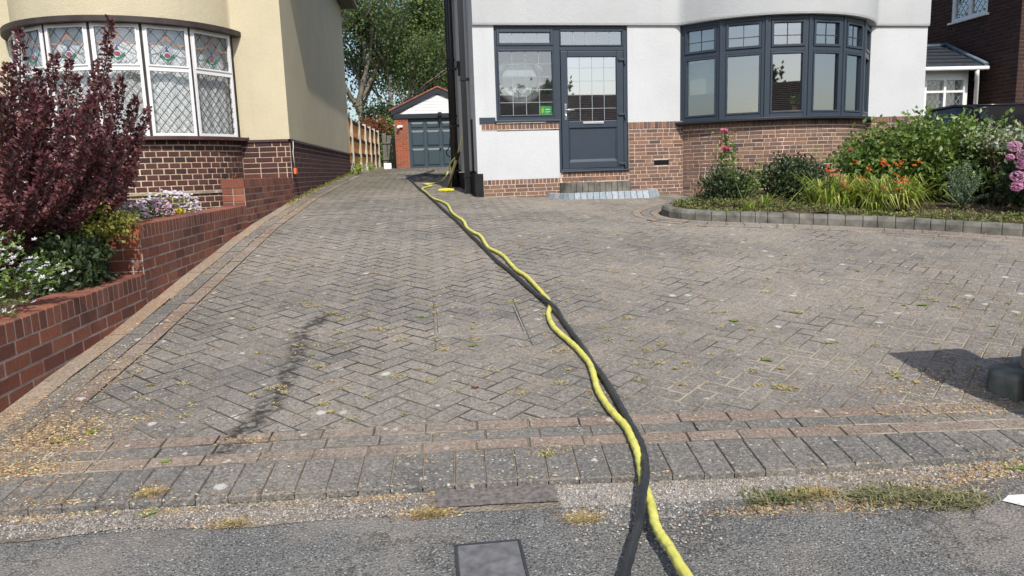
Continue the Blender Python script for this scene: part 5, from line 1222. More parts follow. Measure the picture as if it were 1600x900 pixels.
# pole leaning on the drainpipe, its yellow brush head lying by it
pb = gp(701, 292); pt = at_y(723, 213, pb.y-1.0)
t = thing('cleaning_pole', pb, 'pale yellow telescopic pole leaning against the black drainpipes', 'pole')
mb = MB(); dd = (pt-pb); mb.tube([pb+Vector((0, 0, .02)), pb+dd*.62], .028, 10); mb.build('lower_tube', M['paleyel'], t)
mb = MB(); mb.tube([pb+dd*.6, pb+dd*1.0], .019, 10); mb.build('upper_tube', M['paleyel'], t)
mb = MB(); mb.tube([pb+dd*.58, pb+dd*.70], .045, 10); mb.build('clamp', M['black'], t)
mb = MB(); q0 = [at_y(701, 264, pb.y+.1), at_y(694, 279, pb.y-.1)]
hp = [pb+dd*.62+Vector((-.02, 0, 0)), at_y(704, 255, pb.y-.6), at_y(701, 266, pb.y-.5), at_y(695, 278, pb.y-.3), gp(685.5, 286)+Vector((0, 0, .02)), gp(674, 288.5)+Vector((0, 0, .02)), gp(661, 289)+Vector((0, 0, .02))]
mb.tube(smoothpath(hp, 6), .014, 8); tag(mb.build('hose_tail', M['yhose']), 'thin yellow hose rising to the leaning pole', 'hose')
c = gp(697, 300); t = thing('brush_head', c, 'bright yellow brush head lying flat on the paving below the pole', 'brush')
u_ = Vector((.98, -.12, 0)); pl = Pl(c-u_*.145, (u_.x, u_.y)); mb = MB()
mb.prism(pl, [(0, .035), (.04, .025), (.25, .020), (.29, .03), (.295, .05), (.24, .06), (.14, .065), (.03, .06)], -.04, .04); mb.build('stock', M['yellow'], t, .01)
mb = MB()
for i in range(15):
    for j in range(4): p = pl(.02+i*.0185, -.033+j*.022, 0); mb.tube([p+Vector((0, 0, .04)), p+Vector((random.uniform(-.008, .008), random.uniform(-.01, .01), .004))], [.006, .008], 4)
mb.build('bristles', M['yellow'], t)
# thin flex loop hanging on the pipes
mb = MB(); L_ = [at_y(x_, y_, 15.0) for x_, y_ in ((703, 215), (702.5, 228), (700, 233), (697.5, 237), (698.5, 242), (703, 245))]; mb.tube(smoothpath(L_, 5), .012, 6); tag(mb.build('cable', M['black']), 'black flex looped over the drainpipes above the pole', 'cable', 'thin cables by the side of the white house')

# ================================================================== PLANTS, LEFT
def stems(mb, base, tips, r0=.008, r1=.003, bow=.15):
    for tp in tips:
        b = Vector(base)+Vector((random.uniform(-.12, .12), random.uniform(-.12, .12), 0)); tp = Vector(tp); md = b.lerp(tp, .5)+Vector(((tp.x-b.x)*-.1, (tp.y-b.y)*-.1, bow*.3))
        mb.tube([b, md, tp], [r0, (r0+r1)/2, r1], 5, cap=False)
# purple barberry
base = Vector((-3.55, 6.3, -.62)); t = thing('barberry_bush', base, 'tall purple leaved bush with upright spires in front of the leaded bay', 'bush')
tipsP = []
spx = [(30, 45, 5.9), (172, 28, 6.3), (108, 92, 6.6), (212, 150, 6.9), (12, 100, 5.4), (60, 110, 6.0), (150, 95, 6.5), (190, 120, 6.7), (85, 85, 6.2), (232, 170, 7.0), (45, 130, 5.5), (120, 120, 6.0), (168, 130, 5.9), (-25, 70, 5.6), (-60, 90, 5.5), (205, 190, 6.4), (75, 150, 5.5), (135, 165, 5.6), (0, 150, 5.2), (220, 205, 6.9), (100, 180, 5.4), (170, 190, 5.8), (40, 190, 5.2), (190, 240, 6.0), (130, 230, 5.4), (70, 240, 5.2), (210, 265, 6.3), (10, 230, 5.0), (160, 280, 5.6), (100, 290, 5.2), (195, 300, 6.0), (50, 300, 5.0), (140, 320, 5.4), (185, 210, 6.9), (20, 320, 4.95), (215, 235, 6.8), (145, 150, 6.9), (90, 215, 6.6), (60, 180, 6.6), (10, 190, 6.3), (-40, 160, 5.3), (-60, 230, 5.2)]
for (px, py, Y) in spx: tipsP.append(at_y(px, py, Y))
LP_, LD_ = [], []; sm_ = MB()
for tp in tipsP:
    b = base+Vector((random.uniform(-.25, .25), random.uniform(-.25, .25), 0)); b.x += (tp.x-base.x)*.35; b.y += (tp.y-base.y)*.35
    md = b.lerp(tp, .55); md.x += (tp.x-b.x)*.28; md.y += (tp.y-b.y)*.28
    cv = [b.lerp(md, s_).lerp(md.lerp(tp, s_), s_) for s_ in np.linspace(0, 1, 14)]; sm_.tube(cv, list(np.linspace(.012, .003, 14)), 5, cap=False)
    H = (tp-b).length; nn = int(H*420)
    for k in range(nn):
        s_ = random.random()**.8*.93+.07; p = b.lerp(md, s_).lerp(md.lerp(tp, s_), s_); wdt = (.09*(1-s_)+.022)*(1 if s_ < .95 else .5)
        a = random.uniform(0, 6.28); o = Vector((math.cos(a), math.sin(a), 0)); p = p+o*wdt*random.uniform(.3, 1)
        LP_.append(p[:]); LD_.append((o.x*1.2, o.y*1.2, .5))
    for _ in range(int(H*10)):   # side twigs
        s_ = random.uniform(.1, .85); p = b.lerp(md, s_).lerp(md.lerp(tp, s_), s_); a = random.uniform(0, 6.28); o = Vector((math.cos(a)*.7, math.sin(a)*.7, .8)).normalized(); ln = random.uniform(.08, .24)*(1.1-s_)*1.3
        for j in range(int(ln*230)):
            q = p+o*ln*random.random(); a2 = random.uniform(0, 6.28); LP_.append((q.x+math.cos(a2)*.018, q.y+math.sin(a2)*.018, q.z+random.uniform(-.015, .015))); LD_.append((math.cos(a2), math.sin(a2), .6))
sm_.build('stems', M['twig'], t); mb = MB(); leaf_mesh(mb, np.array(LP_), .033, np.array(LD_), .3, .36, spread=.6)
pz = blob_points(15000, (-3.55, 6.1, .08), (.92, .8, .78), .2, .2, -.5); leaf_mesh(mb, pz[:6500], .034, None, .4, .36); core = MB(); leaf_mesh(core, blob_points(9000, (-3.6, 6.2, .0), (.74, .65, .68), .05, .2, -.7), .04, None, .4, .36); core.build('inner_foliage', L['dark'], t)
mb.build('foliage', L['purple'], t)
# green shrub with golden top
gd_, dk_ = at_y(158, 350, 5.95), at_y(118, 412, 5.5); t = thing('garden_shrub', (dk_.x, dk_.y, -.8), 'low dark green shrub with golden tips beneath the purple bush', 'shrub')
mb = MB(); leaf_mesh(mb, blob_points(2800, dk_+Vector((-.08, .1, -.05)), (.24, .40, .30), .3, .12, -.82), .045, None, .5, .3); mb.build('foliage', L['dark'], t)
mb = MB(); leaf_mesh(mb, clumps(110, (gd_.x-.05, gd_.y, gd_.z), (.25, .32, .12), 20, (.05, .05, .02), .6, .2), .036, None, .3, .3); mb.build('golden_tips', L['gold'], t)
mb = MB(); stems(mb, (-3.0, 5.85, -.85), [(-3.0+random.uniform(-.3, .3), 5.85+random.uniform(-.4, .4), -.35) for _ in range(14)]); mb.build('stems', M['twig'], t)
# white flowered plant, bottom left
def flower(mb, p, r, n=5, up=.35, mi=0):
    a0 = random.uniform(0, 6.28); tl = Vector((random.uniform(-.5, .5), random.uniform(-.9, .1), 1)).normalized(); ax = tl.cross(Vector((1, 0, 0))).normalized(); ay = tl.cross(ax)
    for k in range(n):
        a = a0+6.283*k/n; d = ax*math.cos(a)+ay*math.sin(a); s_ = ax*-math.sin(a)+ay*math.cos(a)
        mb.add([p, p+d*r*.6+s_*r*.3+tl*r*up*.6, p+d*r+tl*r*up, p+d*r*.6-s_*r*.3+tl*r*up*.6], [(0, 1, 2, 3)], mi)
base = Vector((-2.78, 4.35, -.84)); t = thing('white_flower_plant', base, 'straggly green plant with small white star flowers spilling over the lowest wall step', 'flowering plant')
tips = [at_y(px, py, Y) for px, py, Y in ((110, 408, 4.8), (78, 408, 4.8), (100, 418, 4.75), (72, 430, 4.7), (40, 395, 4.6), (15, 360, 4.5), (60, 445, 4.7), (85, 422, 4.8), (20, 420, 4.4), (5, 440, 4.3), (45, 470, 4.5), (-10, 400, 4.4), (30, 440, 4.5), (-30, 430, 4.3), (55, 412, 4.7), (0, 470, 4.3), (25, 490, 4.35), (-20, 480, 4.2), (10, 385, 4.5), (92, 440, 4.75), (38, 372, 4.6), (70, 400, 4.75), (-30, 360, 4.5))]
st_ = MB(); fl = MB(); LPx = []
for tp in tips:
    b = base+Vector((random.uniform(-.15, .05), random.uniform(-.2, .2), 0)); md = b.lerp(tp, .5)+Vector((0, 0, .12)); cv = [b.lerp(md, s_).lerp(md.lerp(tp, s_), s_) for s_ in np.linspace(0, 1, 10)]
    st_.tube(cv, .003, 5, cap=False)
    for k in range(90): s_ = random.uniform(.1, 1); p = b.lerp(md, s_).lerp(md.lerp(tp, s_), s_); LPx.append((p.x+random.gauss(0, .02), p.y+random.gauss(0, .02), p.z+random.gauss(0, .02)))
    for k in range(5): flower(fl, tp+Vector((random.gauss(0, .03), random.gauss(0, .03), random.gauss(0, .022)))-(tp-md)*random.uniform(0, .5), .018)
st_.build('stems', M['gstem'], t); mb = MB(); leaf_mesh(mb, LPx, .026, None, .3, .3); mb.build('leaves', L['green'], t); fl.build('flowers', L['fwhite'], t)
# cushions of pink flowers and white asters behind the middle step
def cushion(name, c, r, hl, lab, petal, n, fr=.016, leaf='green', cat='flowering plant', gl=None):
    t = thing(name, (c[0], c[1], c[2]-r[2]), lab, cat, gl); mb = MB(); leaf_mesh(mb, blob_points(int(n*.9), c, (r[0]*.9, r[1]*.9, r[2]*.9), .3, .15), .035, None, .4, .25); mb.build('leaves', L[leaf], t)
    mb = MB(); P = blob_points(n, c, r, .93, .08); P = P[P[:, 2] > c[2]-r[2]*.25]
    for p in P: flower(mb, Vector(p), fr*random.uniform(.8, 1.25), 6)
    mb.build('flowers', L[petal], t)
    mb = MB(); stems(mb, (c[0], c[1], c[2]-r[2]*1.2), [(c[0]+random.uniform(-.5, .5)*r[0], c[1]+random.uniform(-.5, .5)*r[1], c[2]) for _ in range(7)], .005, .003); mb.build('stems', M['gstem'], t)
p = at_y(207, 336, 7.0); cushion('chrysanthemum', (p.x, 7.0, p.z+.0), (.14, .15, .11), 0, 'pale pink cushion of small flowers nearest the purple bush', 'fpink', 300, .014, gl='cushion flowers behind the garden wall')
p = at_y(238, 333, 7.35); cushion('chrysanthemum', (p.x, 7.4, p.z+.0), (.17, .2, .12), 0, 'pink purple cushion of flowers beside the pale pink one', 'fmagenta', 420, .014, gl='cushion flowers behind the garden wall')
p = at_y(215, 348, 6.7); cushion('chrysanthemum', (p.x-.1, 6.75, p.z-.03), (.10, .14, .09), 0, 'white pink cushion of flowers at the front corner of the middle wall step', 'fpink', 240, .014, gl='cushion flowers behind the garden wall')
p = at_y(272, 318, 8.3); cushion('aster_plant', (p.x-.05, 8.3, p.z-.08), (.33, .35, .22), 0, 'airy clump of white and mauve asters behind the middle wall step', 'fmauve', 420, .018)
p = at_y(168, 336, 6.9); cushion('aster_plant', (p.x-.12, 7.2, p.z), (.18, .2, .1), 0, 'small white flowers half hidden at the foot of the purple bush', 'fwhite', 160, .016)
p = at_y(281, 331, 7.9); mb = MB(); leaf_mesh(mb, blob_points(30, p, (.05, .04, .02), .2), .035, None, .4, .4); tag(mb.build('yellow_flower', L['fyellow']), 'tiny patch of yellow flowers just behind the wall coping', 'flower')
p = at_y(362, 284, 10.0); t = thing('red_leaf_plant', (p.x-.03, 10.0, p.z-.2), 'small plant with dark red strap leaves behind the highest wall step', 'plant'); mb = MB(); blades(mb, (p.x-.03, 10.0, p.z-.1), 16, .28, .12, .03, droop=.3); mb.build('leaves', L['redleaf'], t)

# ================================================================== PLANTS, RIGHT BED
def bush(name, c, r, lab, leaf, n, size, wid=.32, cat='shrub', nclump=None, grp=None, shell=.45, lump=.22, stem='twig'):
    g0 = SB(c[0], c[1]); t = thing(name, (c[0], c[1], g0), lab, cat, grp)
    mb = MB()
    if nclump: leaf_mesh(mb, clumps(nclump, c, r, n//nclump, size*1.1, shell, lump, g0), size, None, .5, wid)
    else: leaf_mesh(mb, blob_points(n, c, r, shell, lump, g0), size, None, .5, wid)
    mb.build('foliage', L[leaf], t)
    mb = MB(); stems(mb, (c[0], c[1], g0-.03), [(c[0]+random.uniform(-.8, .8)*r[0], c[1]+random.uniform(-.8, .8)*r[1], c[2]+random.uniform(-.1, .75)*r[2]) for _ in range(16)], .012, .004); mb.build('stems', M[stem], t)
    return t
def bp(px, py, Y): v = at_y(px, py, Y); return (v.x, Y, v.z)
c = bp(1136, 291, 10.3); bush('evergreen_shrub', c, (.36, .34, .24), 'small dark shrub at the left end of the bed behind the rose', 'dark', 3600, .045, nclump=300, grp='low dark shrubs under the bow window')
c = bp(1240, 284, 10.1); bush('evergreen_shrub', c, (.50, .42, .34), 'larger dark green rounded shrub in the middle of the bed', 'dark', 6000, .045, nclump=500, grp='low dark shrubs under the bow window')
c = bp(1305, 305, 9.6); bush('evergreen_shrub', c, (.30, .25, .18), 'low dark foliage between the round shrub and the orange flowers', 'dark', 1500, .045, nclump=150, grp='low dark shrubs under the bow window')
# big green shrub
c = bp(1452, 247, 9.7); bush('laurel_shrub', (c[0]+.1, 9.9, c[2]-.02), (1.06, .8, .51), 'big bright green shrub that hides the foot of the bow window', 'green', 13000, .075, .3, nclump=1100, lump=.28)
c = bp(1378, 240, 9.9); bush('laurel_shrub', (c[0]+.1, 10.1, c[2]-.05), (.42, .4, .30), 'leafy green side branch of the big shrub reaching over the brick bay', 'green', 2600, .07, .3, nclump=230)
c = bp(1570, 245, 9.2); bush('laurel_shrub', (c[0]+.2, 9.3, c[2]-.28), (.85, .6, .62), 'dark leafy shrub behind the pink hydrangea', 'dark', 7000, .06, .3, nclump=600)
c = bp(1560, 218, 9.0); bush('variegated_shrub', (c[0]+.1, 9.1, c[2]-.03), (.42, .3, .12), 'shrub with cream edged leaves above the hydrangea', 'vari', 1500, .055, .32, nclump=150)
c = bp(1505, 302, 8.65)
t = thing('silver_shrub', (c[0], c[1], SB(c[0], c[1])), 'wispy grey green shrub at the front of the bed before the big green one', 'shrub'); mb = MB(); PL = []; ss = MB(); g0 = SB(c[0], c[1])
for k in range(46):
    a = random.uniform(0, 6.28); rr = random.uniform(.05, .36); tp = Vector((c[0]+math.cos(a)*rr, c[1]+math.sin(a)*rr*.7, g0+random.uniform(.18, .60)*(1.15-rr))); b = Vector((c[0], c[1], g0)); md = b.lerp(tp, .5)+Vector((0, 0, .06))
    cv = [b.lerp(md, s_).lerp(md.lerp(tp, s_), s_) for s_ in np.linspace(0, 1, 8)]; ss.tube(cv, .0028, 4, cap=False)
    for j in range(60): s_ = random.uniform(.15, 1); p = b.lerp(md, s_).lerp(md.lerp(tp, s_), s_); PL.append((p.x+random.gauss(0, .012), p.y+random.gauss(0, .012), p.z+random.gauss(0, .01)))
leaf_mesh(mb, PL, .022, None, .5, .35); mb.build('foliage', L['grey'], t); ss.build('stems', M['gstem'], t)
# hydrangea
c = bp(1612, 262, 8.2); t = thing('hydrangea', (c[0]+.1, c[1], SB(c[0], c[1])), 'hydrangea with pink mophead flowers at the right edge of the picture', 'flowering shrub')
mb = MB(); leaf_mesh(mb, blob_points(1300, (c[0]+.2, c[1]+.1, c[2]-.1), (.42, .35, .45), .5, .15, SB(*c[:2])), .08, None, .3, .38); mb.build('leaves', L['dark'], t)
for (px, py, rr) in ((1585, 229, .07), (1600, 243, .075), (1597, 257, .065), (1612, 228, .07), (1590, 276, .075), (1606, 287, .08), (1618, 262, .07), (1588, 292, .06), (1578, 246, .04), (1625, 300, .08), (1630, 240, .08)):
    q = Vector(at_y(px, py, 8.0)); fl = MB()
    for p in blob_points(170, q, (rr, rr, rr*.85), .94, .03): flower(fl, Vector(p), .014, 4)
    fl.build('flower_head', L['fhyd'], t)
mb = MB(); stems(mb, (c[0]+.1, c[1], SB(*c[:2])-.02), [at_y(px, py, 8.05) for px, py in ((1590, 240), (1600, 250), (1606, 290), (1590, 280), (1620, 265))], .008, .004); mb.build('stems', M['gstem'], t)
# rose
rb = gp(1163, 322, .1); rb.y = 9.15; rb = at_y(1163, 319, 9.15); t = thing('rose_bush', rb, 'thin straggly rose with pink blooms at the left of the bed', 'rose'); ss = MB(); PL = []; fl = MB()
for (pts, nl) in (([(1163, 319), (1150, 285), (1145, 250), (1138, 225), (1131, 208)], 46), ([(1160, 315), (1172, 285), (1183, 262)], 30), ([(1150, 285), (1133, 255), (1125, 246)], 24), ([(1146, 262), (1136, 240), (1134, 236)], 14), ([(1160, 315), (1185, 290), (1192, 280)], 16)):
    P = [at_y(x_, y_, 9.15+random.uniform(-.06, .06)) for x_, y_ in pts]; S = smoothpath(P, 5); ss.tube(S, .006, 6)
    for k in range(nl*3): q = random.choice(S[len(S)//3:]); PL.append((q.x+random.gauss(0, .045), q.y+random.gauss(0, .05), q.z+random.gauss(0, .035)))
ss.build('stems', M['gstem'], t); mb = MB(); leaf_mesh(mb, PL, .042, None, .1, .38); mb.build('leaves', L['green'], t)
for (px, py, rr) in ((1131, 206, .045), (1134, 234, .05), (1329, 236, .03)):
    q = at_y(px, py, 9.12)
    if px > 1300: q = at_y(px, py, 9.9)
    fl = MB()
    for k in range(34): flower(fl, q+Vector((random.gauss(0, .3), random.gauss(0, .3), random.gauss(0, .2)))*rr, rr*.7, 4, .9)
    if px < 1300: fl.build('bloom', L['frose'], t)
    else: tag(fl.build('rose_bloom', L['frose']), 'single faded pink bloom left of the big green shrub', 'flower')
# crocosmia clumps
for i, (px, py, Y, n, lab) in enumerate(((1325, 315, 9.3, 130, 'left clump of yellow green strap leaves with orange flowers by the round shrub'), (1368, 318, 9.1, 140, 'middle clump of yellow green strap leaves with orange flowers'), (1408, 320, 9.1, 100, 'right drier clump of strap leaves with orange flowers before the big shrub'), (1290, 318, 9.2, 60, 'small tuft of yellow green strap leaves beside the round dark shrub'))):
    b = at_y(px, py, Y); b.z = SB(b.x, Y); t = thing('crocosmia', b, lab, 'flowering plant', 'orange flowered strap leaf clumps')
    mb = MB(); blades(mb, b, n, .84, .46, .022, droop=.80, rad=.20); blades(mb, b, n//2, .62, .58, .026, droop=1.15, rad=.22); mb.build('leaves', L['blade'], t)
    if i == 2:
        mb = MB(); blades(mb, b+Vector((0, -.1, 0)), 60, .35, .28, .014, droop=.6, rad=.14); mb.build('dry_leaves', L['dryblade'], t)
    ss = MB(); fl = MB()
    for k in range(8 if i < 3 else 2):
        tp = b+Vector((random.uniform(-.33, .33), random.uniform(-.35, .1), random.uniform(.26, .58))); ss.tube([b, b.lerp(tp, .6)+Vector((0, 0, .06)), tp], .003, 4, cap=False)
        dr = Vector((random.uniform(-1, 1), random.uniform(-.6, .6), random.uniform(-.5, .2))).normalized()
        for j in range(6): flower(fl, tp-dr*.017*j+Vector((random.gauss(0, .012), random.gauss(0, .012), .004*j)), .019, 5, .8)
    ss.build('stems', M['gstem'], t); fl.build('flowers', L['forange'], t)
for (px, py, Y, lab) in ((1172, 318, 9.1, 'yellow green strap leaved tuft at the foot of the rose'), (1195, 318, 9.3, 'thin green tuft between the rose and the round shrub')):
    b = at_y(px, py, Y); b.z = SB(b.x, Y); t = thing('leafy_tuft', b, lab, 'plant', 'tufts at the foot of the rose'); mb = MB(); blades(mb, b, 26, .30, .22, .018, droop=.6, rad=.08); mb.build('leaves', L['blade'], t)
# ground cover in the bed
gc = MB(); PL = []
for k in range(9500):
    s_ = random.uniform(.3, EP.L*.93); p = EP.at(s_, -random.uniform(.06, 1)*random.choice((.3, .7, 1.4))-.05)
    PL.append((p.x, p.y, SB(p.x, p.y)+random.uniform(0, .05)))
leaf_mesh(gc, PL, .035, None, .3, .35)
for k in range(160):
    s_ = random.uniform(.3, EP.L*.93); p = EP.at(s_, -random.uniform(.08, .5)); blades(gc, (p.x, p.y, SB(p.x, p.y)), 5, .10, .07, .008, rad=.03)
L['cover'] = leaf_mat('mixed low weeds', [(.05, .08, .02), (.12, .18, .04), (.20, .26, .06), (.34, .27, .12), (.07, .11, .03), (.26, .19, .09)], .7, .2)
tag(gc.build('bed_ground_cover', L['cover']), 'low green weeds and leaves covering the bed soil', None, None, 'stuff')
gcb = MB(); PL = [(random.uniform(-3.9, -2.6), random.uniform(3.0, 12.8), 0) for _ in range(2500)]; PL = [(x_, y_, SZ(x_, y_)+random.uniform(0, .05)) for x_, y_, _ in PL]; leaf_mesh(gcb, PL, .035, None, .3, .35)
tag(gcb.build('garden_ground_cover', L['dark']), 'low dark leaves on the raised front garden soil', None, None, 'stuff')

# ================================================================== WEEDS AND GRASS AT THE KERB
def tuft(name, px, py, lab, leaf, n, h, sp, rad, wd=.006, grp=None, cat='grass tuft'):
    p = gp(px, py); p.z = (PV(p.x, p.y) if p.y < kf(p.x) else G(p.x, p.y))-.002; mb = MB(); 
    for k in range(n):
        q = p+Vector((random.gauss(0, rad), random.gauss(0, rad*.42), 0)); blades(mb, q, 1, h, sp, wd, rad=.01, droop=.5)
    return tag(mb.build(name, L[leaf]), lab, cat, grp)
G_ = 'grass tufts along the kerb'
tuft('grass_tuft', 1215, 770, 'green grey grass tuft against the kerb, nearest the hoses', 'grass', 300, .05, .07, .07, grp=G_)
tuft('grass_tuft', 1370, 765, 'straw coloured grass tuft in the middle of the kerb weeds', 'grass', 330, .045, .08, .09, grp=G_)
tuft('grass_tuft', 1480, 772, 'green grass tuft at the right end of the kerb weeds by the smooth asphalt', 'grass', 360, .05, .08, .08, grp=G_)
tuft('grass_tuft', 1265, 762, 'brown dead grass tuft just right of the first green one', 'dryblade', 320, .04, .05, .05, grp=G_)
tuft('dry_tuft', 670, 793, 'reddish dry tuft left of the dark asphalt patch', 'dryblade', 260, .03, .045, .03, .004, 'dry tufts on the footway edge', 'dry weed')
tuft('dry_tuft', 915, 800, 'straw dry tuft between the dark patch and the hoses', 'dryblade', 240, .025, .045, .03, .004, 'dry tufts on the footway edge', 'dry weed')
tuft('dry_tuft', 235, 772, 'rusty dry tuft against the kerb on the left', 'dryblade', 160, .025, .04, .03, .004, 'dry tufts on the footway edge', 'dry weed')
tuft('dry_tuft', 365, 806, 'rusty dry tuft on the grit at lower left', 'dryblade', 160, .025, .04, .03, .004, 'dry tufts on the footway edge', 'dry weed')
def weed(px, py, lab, n=7, s=.03, leaf='weed'):
    p = gp(px, py); p.z = (PV(p.x, p.y) if p.y < kf(p.x) else G(p.x, p.y))+.002; mb = MB()
    for k in range(n):
        a = 6.283*k/n+random.uniform(-.3, .3); r_ = s*random.uniform(.6, 1.2); d = Vector((math.cos(a), math.sin(a), .25)); sd_ = Vector((-math.sin(a), math.cos(a), 0)); mb.add([p, p+d*r_*.55+sd_*r_*.28, p+d*r_+Vector((0, 0, -.1*r_)), p+d*r_*.55-sd_*r_*.28], [(0, 1, 2, 3)])
    tag(mb.build('weed', L[leaf]), lab, 'weed', 'small weeds in the paving joints')
for a in ((225, 792, 'yellow green weed rosette on the grit at lower left', 8, .045), (95, 690, 'pale green weed among the litter at the left border', 8, .05), (140, 678, 'second pale green weed just right of the one at the left border', 7, .045), (738, 541, 'bright green weed just below the drain cover', 7, .045), (658, 496, 'tiny lime weed left of the drain cover', 6, .035), (1147, 502, 'lime green weed right of the hose crossing', 7, .04), (1198, 563, 'green weed left of the pier shadow', 7, .045), (1401, 590, 'green weed at the tip of the pier shadow', 7, .03), (742, 606, 'dark red weed in the middle of the drive', 7, .03, 'redleaf'), (258, 723, 'yellow weed on the front border at left', 7, .03), (1582, 720, 'yellow green weed patch at the right end of the kerb', 12, .05), (1442, 478, 'upright green weed on the right side of the drive', 9, .04), (488, 556, 'faint yellow weed beside the oil stain', 6, .03), (855, 712, 'tiny green weed on the front border left of the hoses', 6, .02)): weed(*a)
# growth along the far left edge and fence
PL = []
for (px, py, r_, n) in ((575, 262, .5, 300), (600, 255, .6, 340), (560, 268, .25, 120), (617, 258, .4, 160)):
    p = gp(px, py+3)
    for k in range(n): PL.append((min(p.x+random.gauss(0, .12), -1.0), p.y+random.gauss(0, r_), p.z+abs(random.gauss(0, .14))))
mb = MB(); leaf_mesh(mb, PL, .10, None, .4, .3); tag(mb.build('fence_weeds', L['weed']), 'yellow green weeds growing along the foot of the fence', None, None, 'stuff')
mb = MB(); PL = [(-2.22+random.gauss(0, .03), random.uniform(12, 22), 0) for _ in range(500)]; PL = [(x_, y_, G(x_, y_)+random.uniform(0, .05)) for x_, y_, _ in PL]; leaf_mesh(mb, PL, .045, None, .3, .3); tag(mb.build('wall_foot_moss', L['gold']), 'moss along the foot of the cream house side wall', None, None, 'stuff')

# ================================================================== TREES
def tree(name, x, y, z0, H, lab, seed, cr, czf, nleaf, leaf, size, spread=.5, trunk=.26, depth=4, fork=True, twin=False):
    random.seed(seed); t = thing(name, (x, y, z0), lab, 'tree', 'trees beyond the garage'); mb = MB(); ends = []
    def grow(p, d, L_, r, lv):
        n = 5; pts = [p]; dd = d.copy()
        for k in range(n):
            dd = (dd+Vector((random.uniform(-1, 1), random.uniform(-1, 1), random.uniform(-.2, .6)))*.13).normalized(); pts.append(pts[-1]+dd*L_/n)
        mb.tube(pts, [r*(1-.45*k/n) for k in range(n+1)], 7 if lv < 2 else 4, cap=False)
        if lv >= 2: ends.extend(pts[2:])
        if lv < depth:
            for k in range(3 if lv else 4):
                a = random.uniform(0, 6.28); s_ = spread*random.uniform(.6, 1.3); q = Vector((math.cos(a)*s_, math.sin(a)*s_, 0)); grow(pts[-1] if k < 2 else pts[random.choice((2, 3, 4))], (dd+q).normalized(), L_*random.uniform(.62, .85), r*.56, lv+1)
    grow(Vector((x, y, z0-.3)), Vector((0, 0, 1)), H*.30, trunk, 0)
    if twin: grow(Vector((x+.6, y, z0-.3)), Vector((.35, 0, 1)).normalized(), H*.26, trunk*.75, 0)
    mb.build('trunk', M['bark'], t)
    E_ = np.array([e_[:] for e_ in ends]); k = rng.integers(0, len(E_), nleaf); P = E_[k]+rng.normal(size=(nleaf, 3))*cr
    lm = MB(); leaf_mesh(lm, P, size, None, -.1, .36); lm.build('crown', leaf, t); random.seed(seed+1)
    return t
c = at_y(569, 190, 44); tree('broadleaf_tree', c.x, 44, .6, 13, 'tall broadleaf tree with a pale forked trunk behind the fence', 11, .36, 0, 15000, L['tree'], .17, .62, .30, 4, twin=True)
tree('broadleaf_tree', 1.6, 50, .6, 13, 'denser leafy tree rising behind the garage roof', 23, .5, 0, 24000, L['tree2'], .19, .6, .28)
tree('broadleaf_tree', -8.5, 52, .6, 12, 'tree mostly hidden behind the cream house', 31, .5, 0, 9000, L['tree'], .24, .6, .26, 3)
tree('broadleaf_tree', -1.0, 58, .6, 12, 'farther tree seen between the trunk and the garage', 37, .6, 0, 8000, L['tree'], .24, .65, .25, 3)
t = thing('hedge', (-.5, 40, .6), 'dark hedge and undergrowth behind the garage', 'hedge'); mb = MB(); PL = np.concatenate([clumps(330, (-1.6, 40, 2.0), (2.6, 1.3, 1.9), 26, .16, .5, .25, .4), clumps(330, (2.5, 41, 2.4), (2.6, 1.3, 2.4), 26, .16, .5, .25, .4)]); leaf_mesh(mb, PL, .15, None, .2, .34); mb.build('foliage', L['dark'], t)
mb = MB(); stems(mb, (-1.6, 40, .5), [(-1.6+random.uniform(-2, 2), 40, 2.5) for _ in range(10)], .04, .01); mb.build('stems', M['twig'], t)
c = at_y(600, 215, 37.5); t = thing('climbing_shrub', (c.x, 37.5, .4), 'rusty tipped climber spilling over the end of the fence', 'shrub'); mb = MB(); leaf_mesh(mb, clumps(160, (c.x, 37.5, c.z-.3), (.95, .5, 1.15), 20, .12, .4, .2, .4), .11, None, .2, .34); mb.build('foliage', L['green'], t)
mb = MB(); leaf_mesh(mb, clumps(60, (c.x-.35, 37.0, c.z+.55), (.85, .4, .35), 12, .12, .5, .2), .11, None, .4, .3); mb.build('rusty_tips', L['redleaf'], t); mb = MB(); stems(mb, (c.x, 37.5, .4), [(c.x+random.uniform(-.6, .6), 37.5, 2.0) for _ in range(6)], .02, .008); mb.build('stems', M['twig'], t)

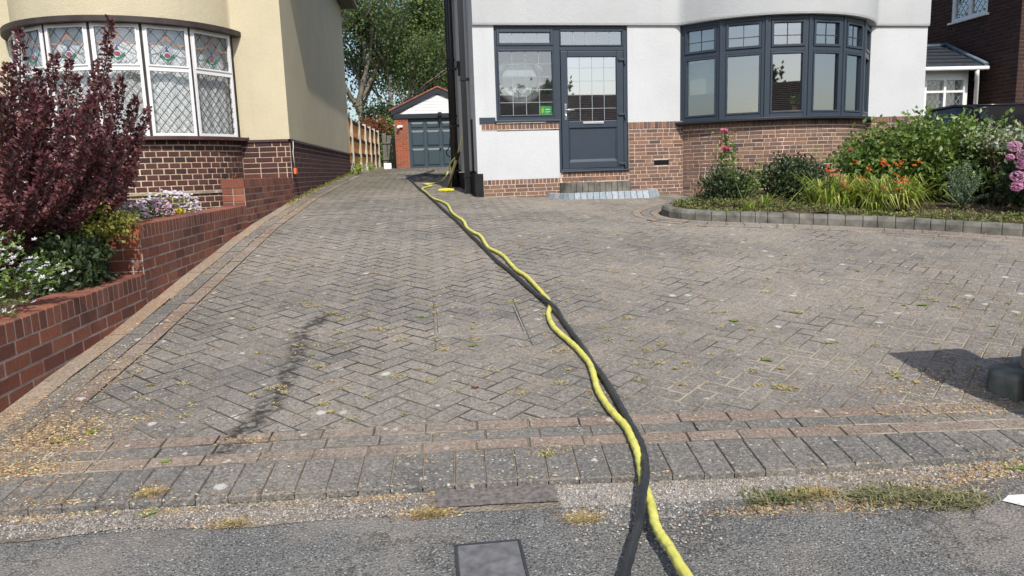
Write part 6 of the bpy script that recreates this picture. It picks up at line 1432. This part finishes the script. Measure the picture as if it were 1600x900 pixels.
# ================================================================== ACROSS THE STREET (seen only in the glass)
oh = thing('bungalow', (3, -17, -1.4), 'brick bungalow with a brown tiled roof across the street, mirrored in the door glass', 'house')
mb = MB(); mb.bx(8, 24, -24, -14.5, -1.6, 1.9); mb.build('wall', M['gbrick'], oh)
mb = MB(); n = 22
for k in range(n):
    a, b = k/n, (k+1)/n; y0_, y1_ = -14.1-4.6*a, -14.1-4.6*b; z0_, z1_ = 1.8+2.5*a, 1.8+2.5*b
    for j in range(60): x0_ = 7.6+25.6*j/60*.66+(k % 2)*.2; mb.add([(x0_, y0_, z0_+.05), (x0_+.28, y0_, z0_+.05), (x0_+.28, y1_, z1_), (x0_, y1_, z1_), (x0_, y0_, z0_), (x0_+.28, y0_, z0_)], [(3, 2, 1, 0), (0, 1, 5, 4)])
mb.add([(7.6, -18.7, 4.3), (24.7, -18.7, 4.3), (24.7, -24.4, 1.8), (7.6, -24.4, 1.8)], [(0, 1, 2, 3)]); mb.build('roof', M['roof'], oh)
for x_ in (10, 14, 18, 22):
    mb = MB(); mb.bx(x_-.8, x_+.8, -14.49, -14.42, -.2, 1.2); w_ = mb.build('window', M['upvc'], oh); mb = MB(); mb.bx(x_-.7, x_+.7, -14.41, -14.40, -.1, 1.1); mb.build('glass', M['carglass'], w_)
for i, (x_, lab) in enumerate(((-8, 'round tree behind the left end of the bungalow'), (-2.5, 'low round tree behind the bungalow left of its middle'), (3.5, 'broad round tree behind the middle of the bungalow'), (9, 'round tree behind the right part of the bungalow'), (15, 'round tree behind the right end of the bungalow'))):
    t = thing('round_tree', (x_, -29, -1.5), lab, 'tree', 'trees across the street'); hh = (5.6, 6.4, 6.0, 6.8, 5.8)[i]
    mb = MB(); mb.tube([(x_, -29, -1.5), (x_+.1, -29, 2.5)], [.25, .15], 8); mb.build('trunk', M['bark'], t)
    mb = MB(); leaf_mesh(mb, clumps(160, (x_, -29, hh-2.2), (2.8, 1.6, 2.2), 20, .25, .3, .2), .4, None, 0, .4); mb.build('crown', L['tree'], t)

# ------------------------------------------------------------------ lift everything so that the street lies near z = 0
for o in SC.objects:
    if o.parent is None and o is not cam and o is not so: o.location.z += ZOFF
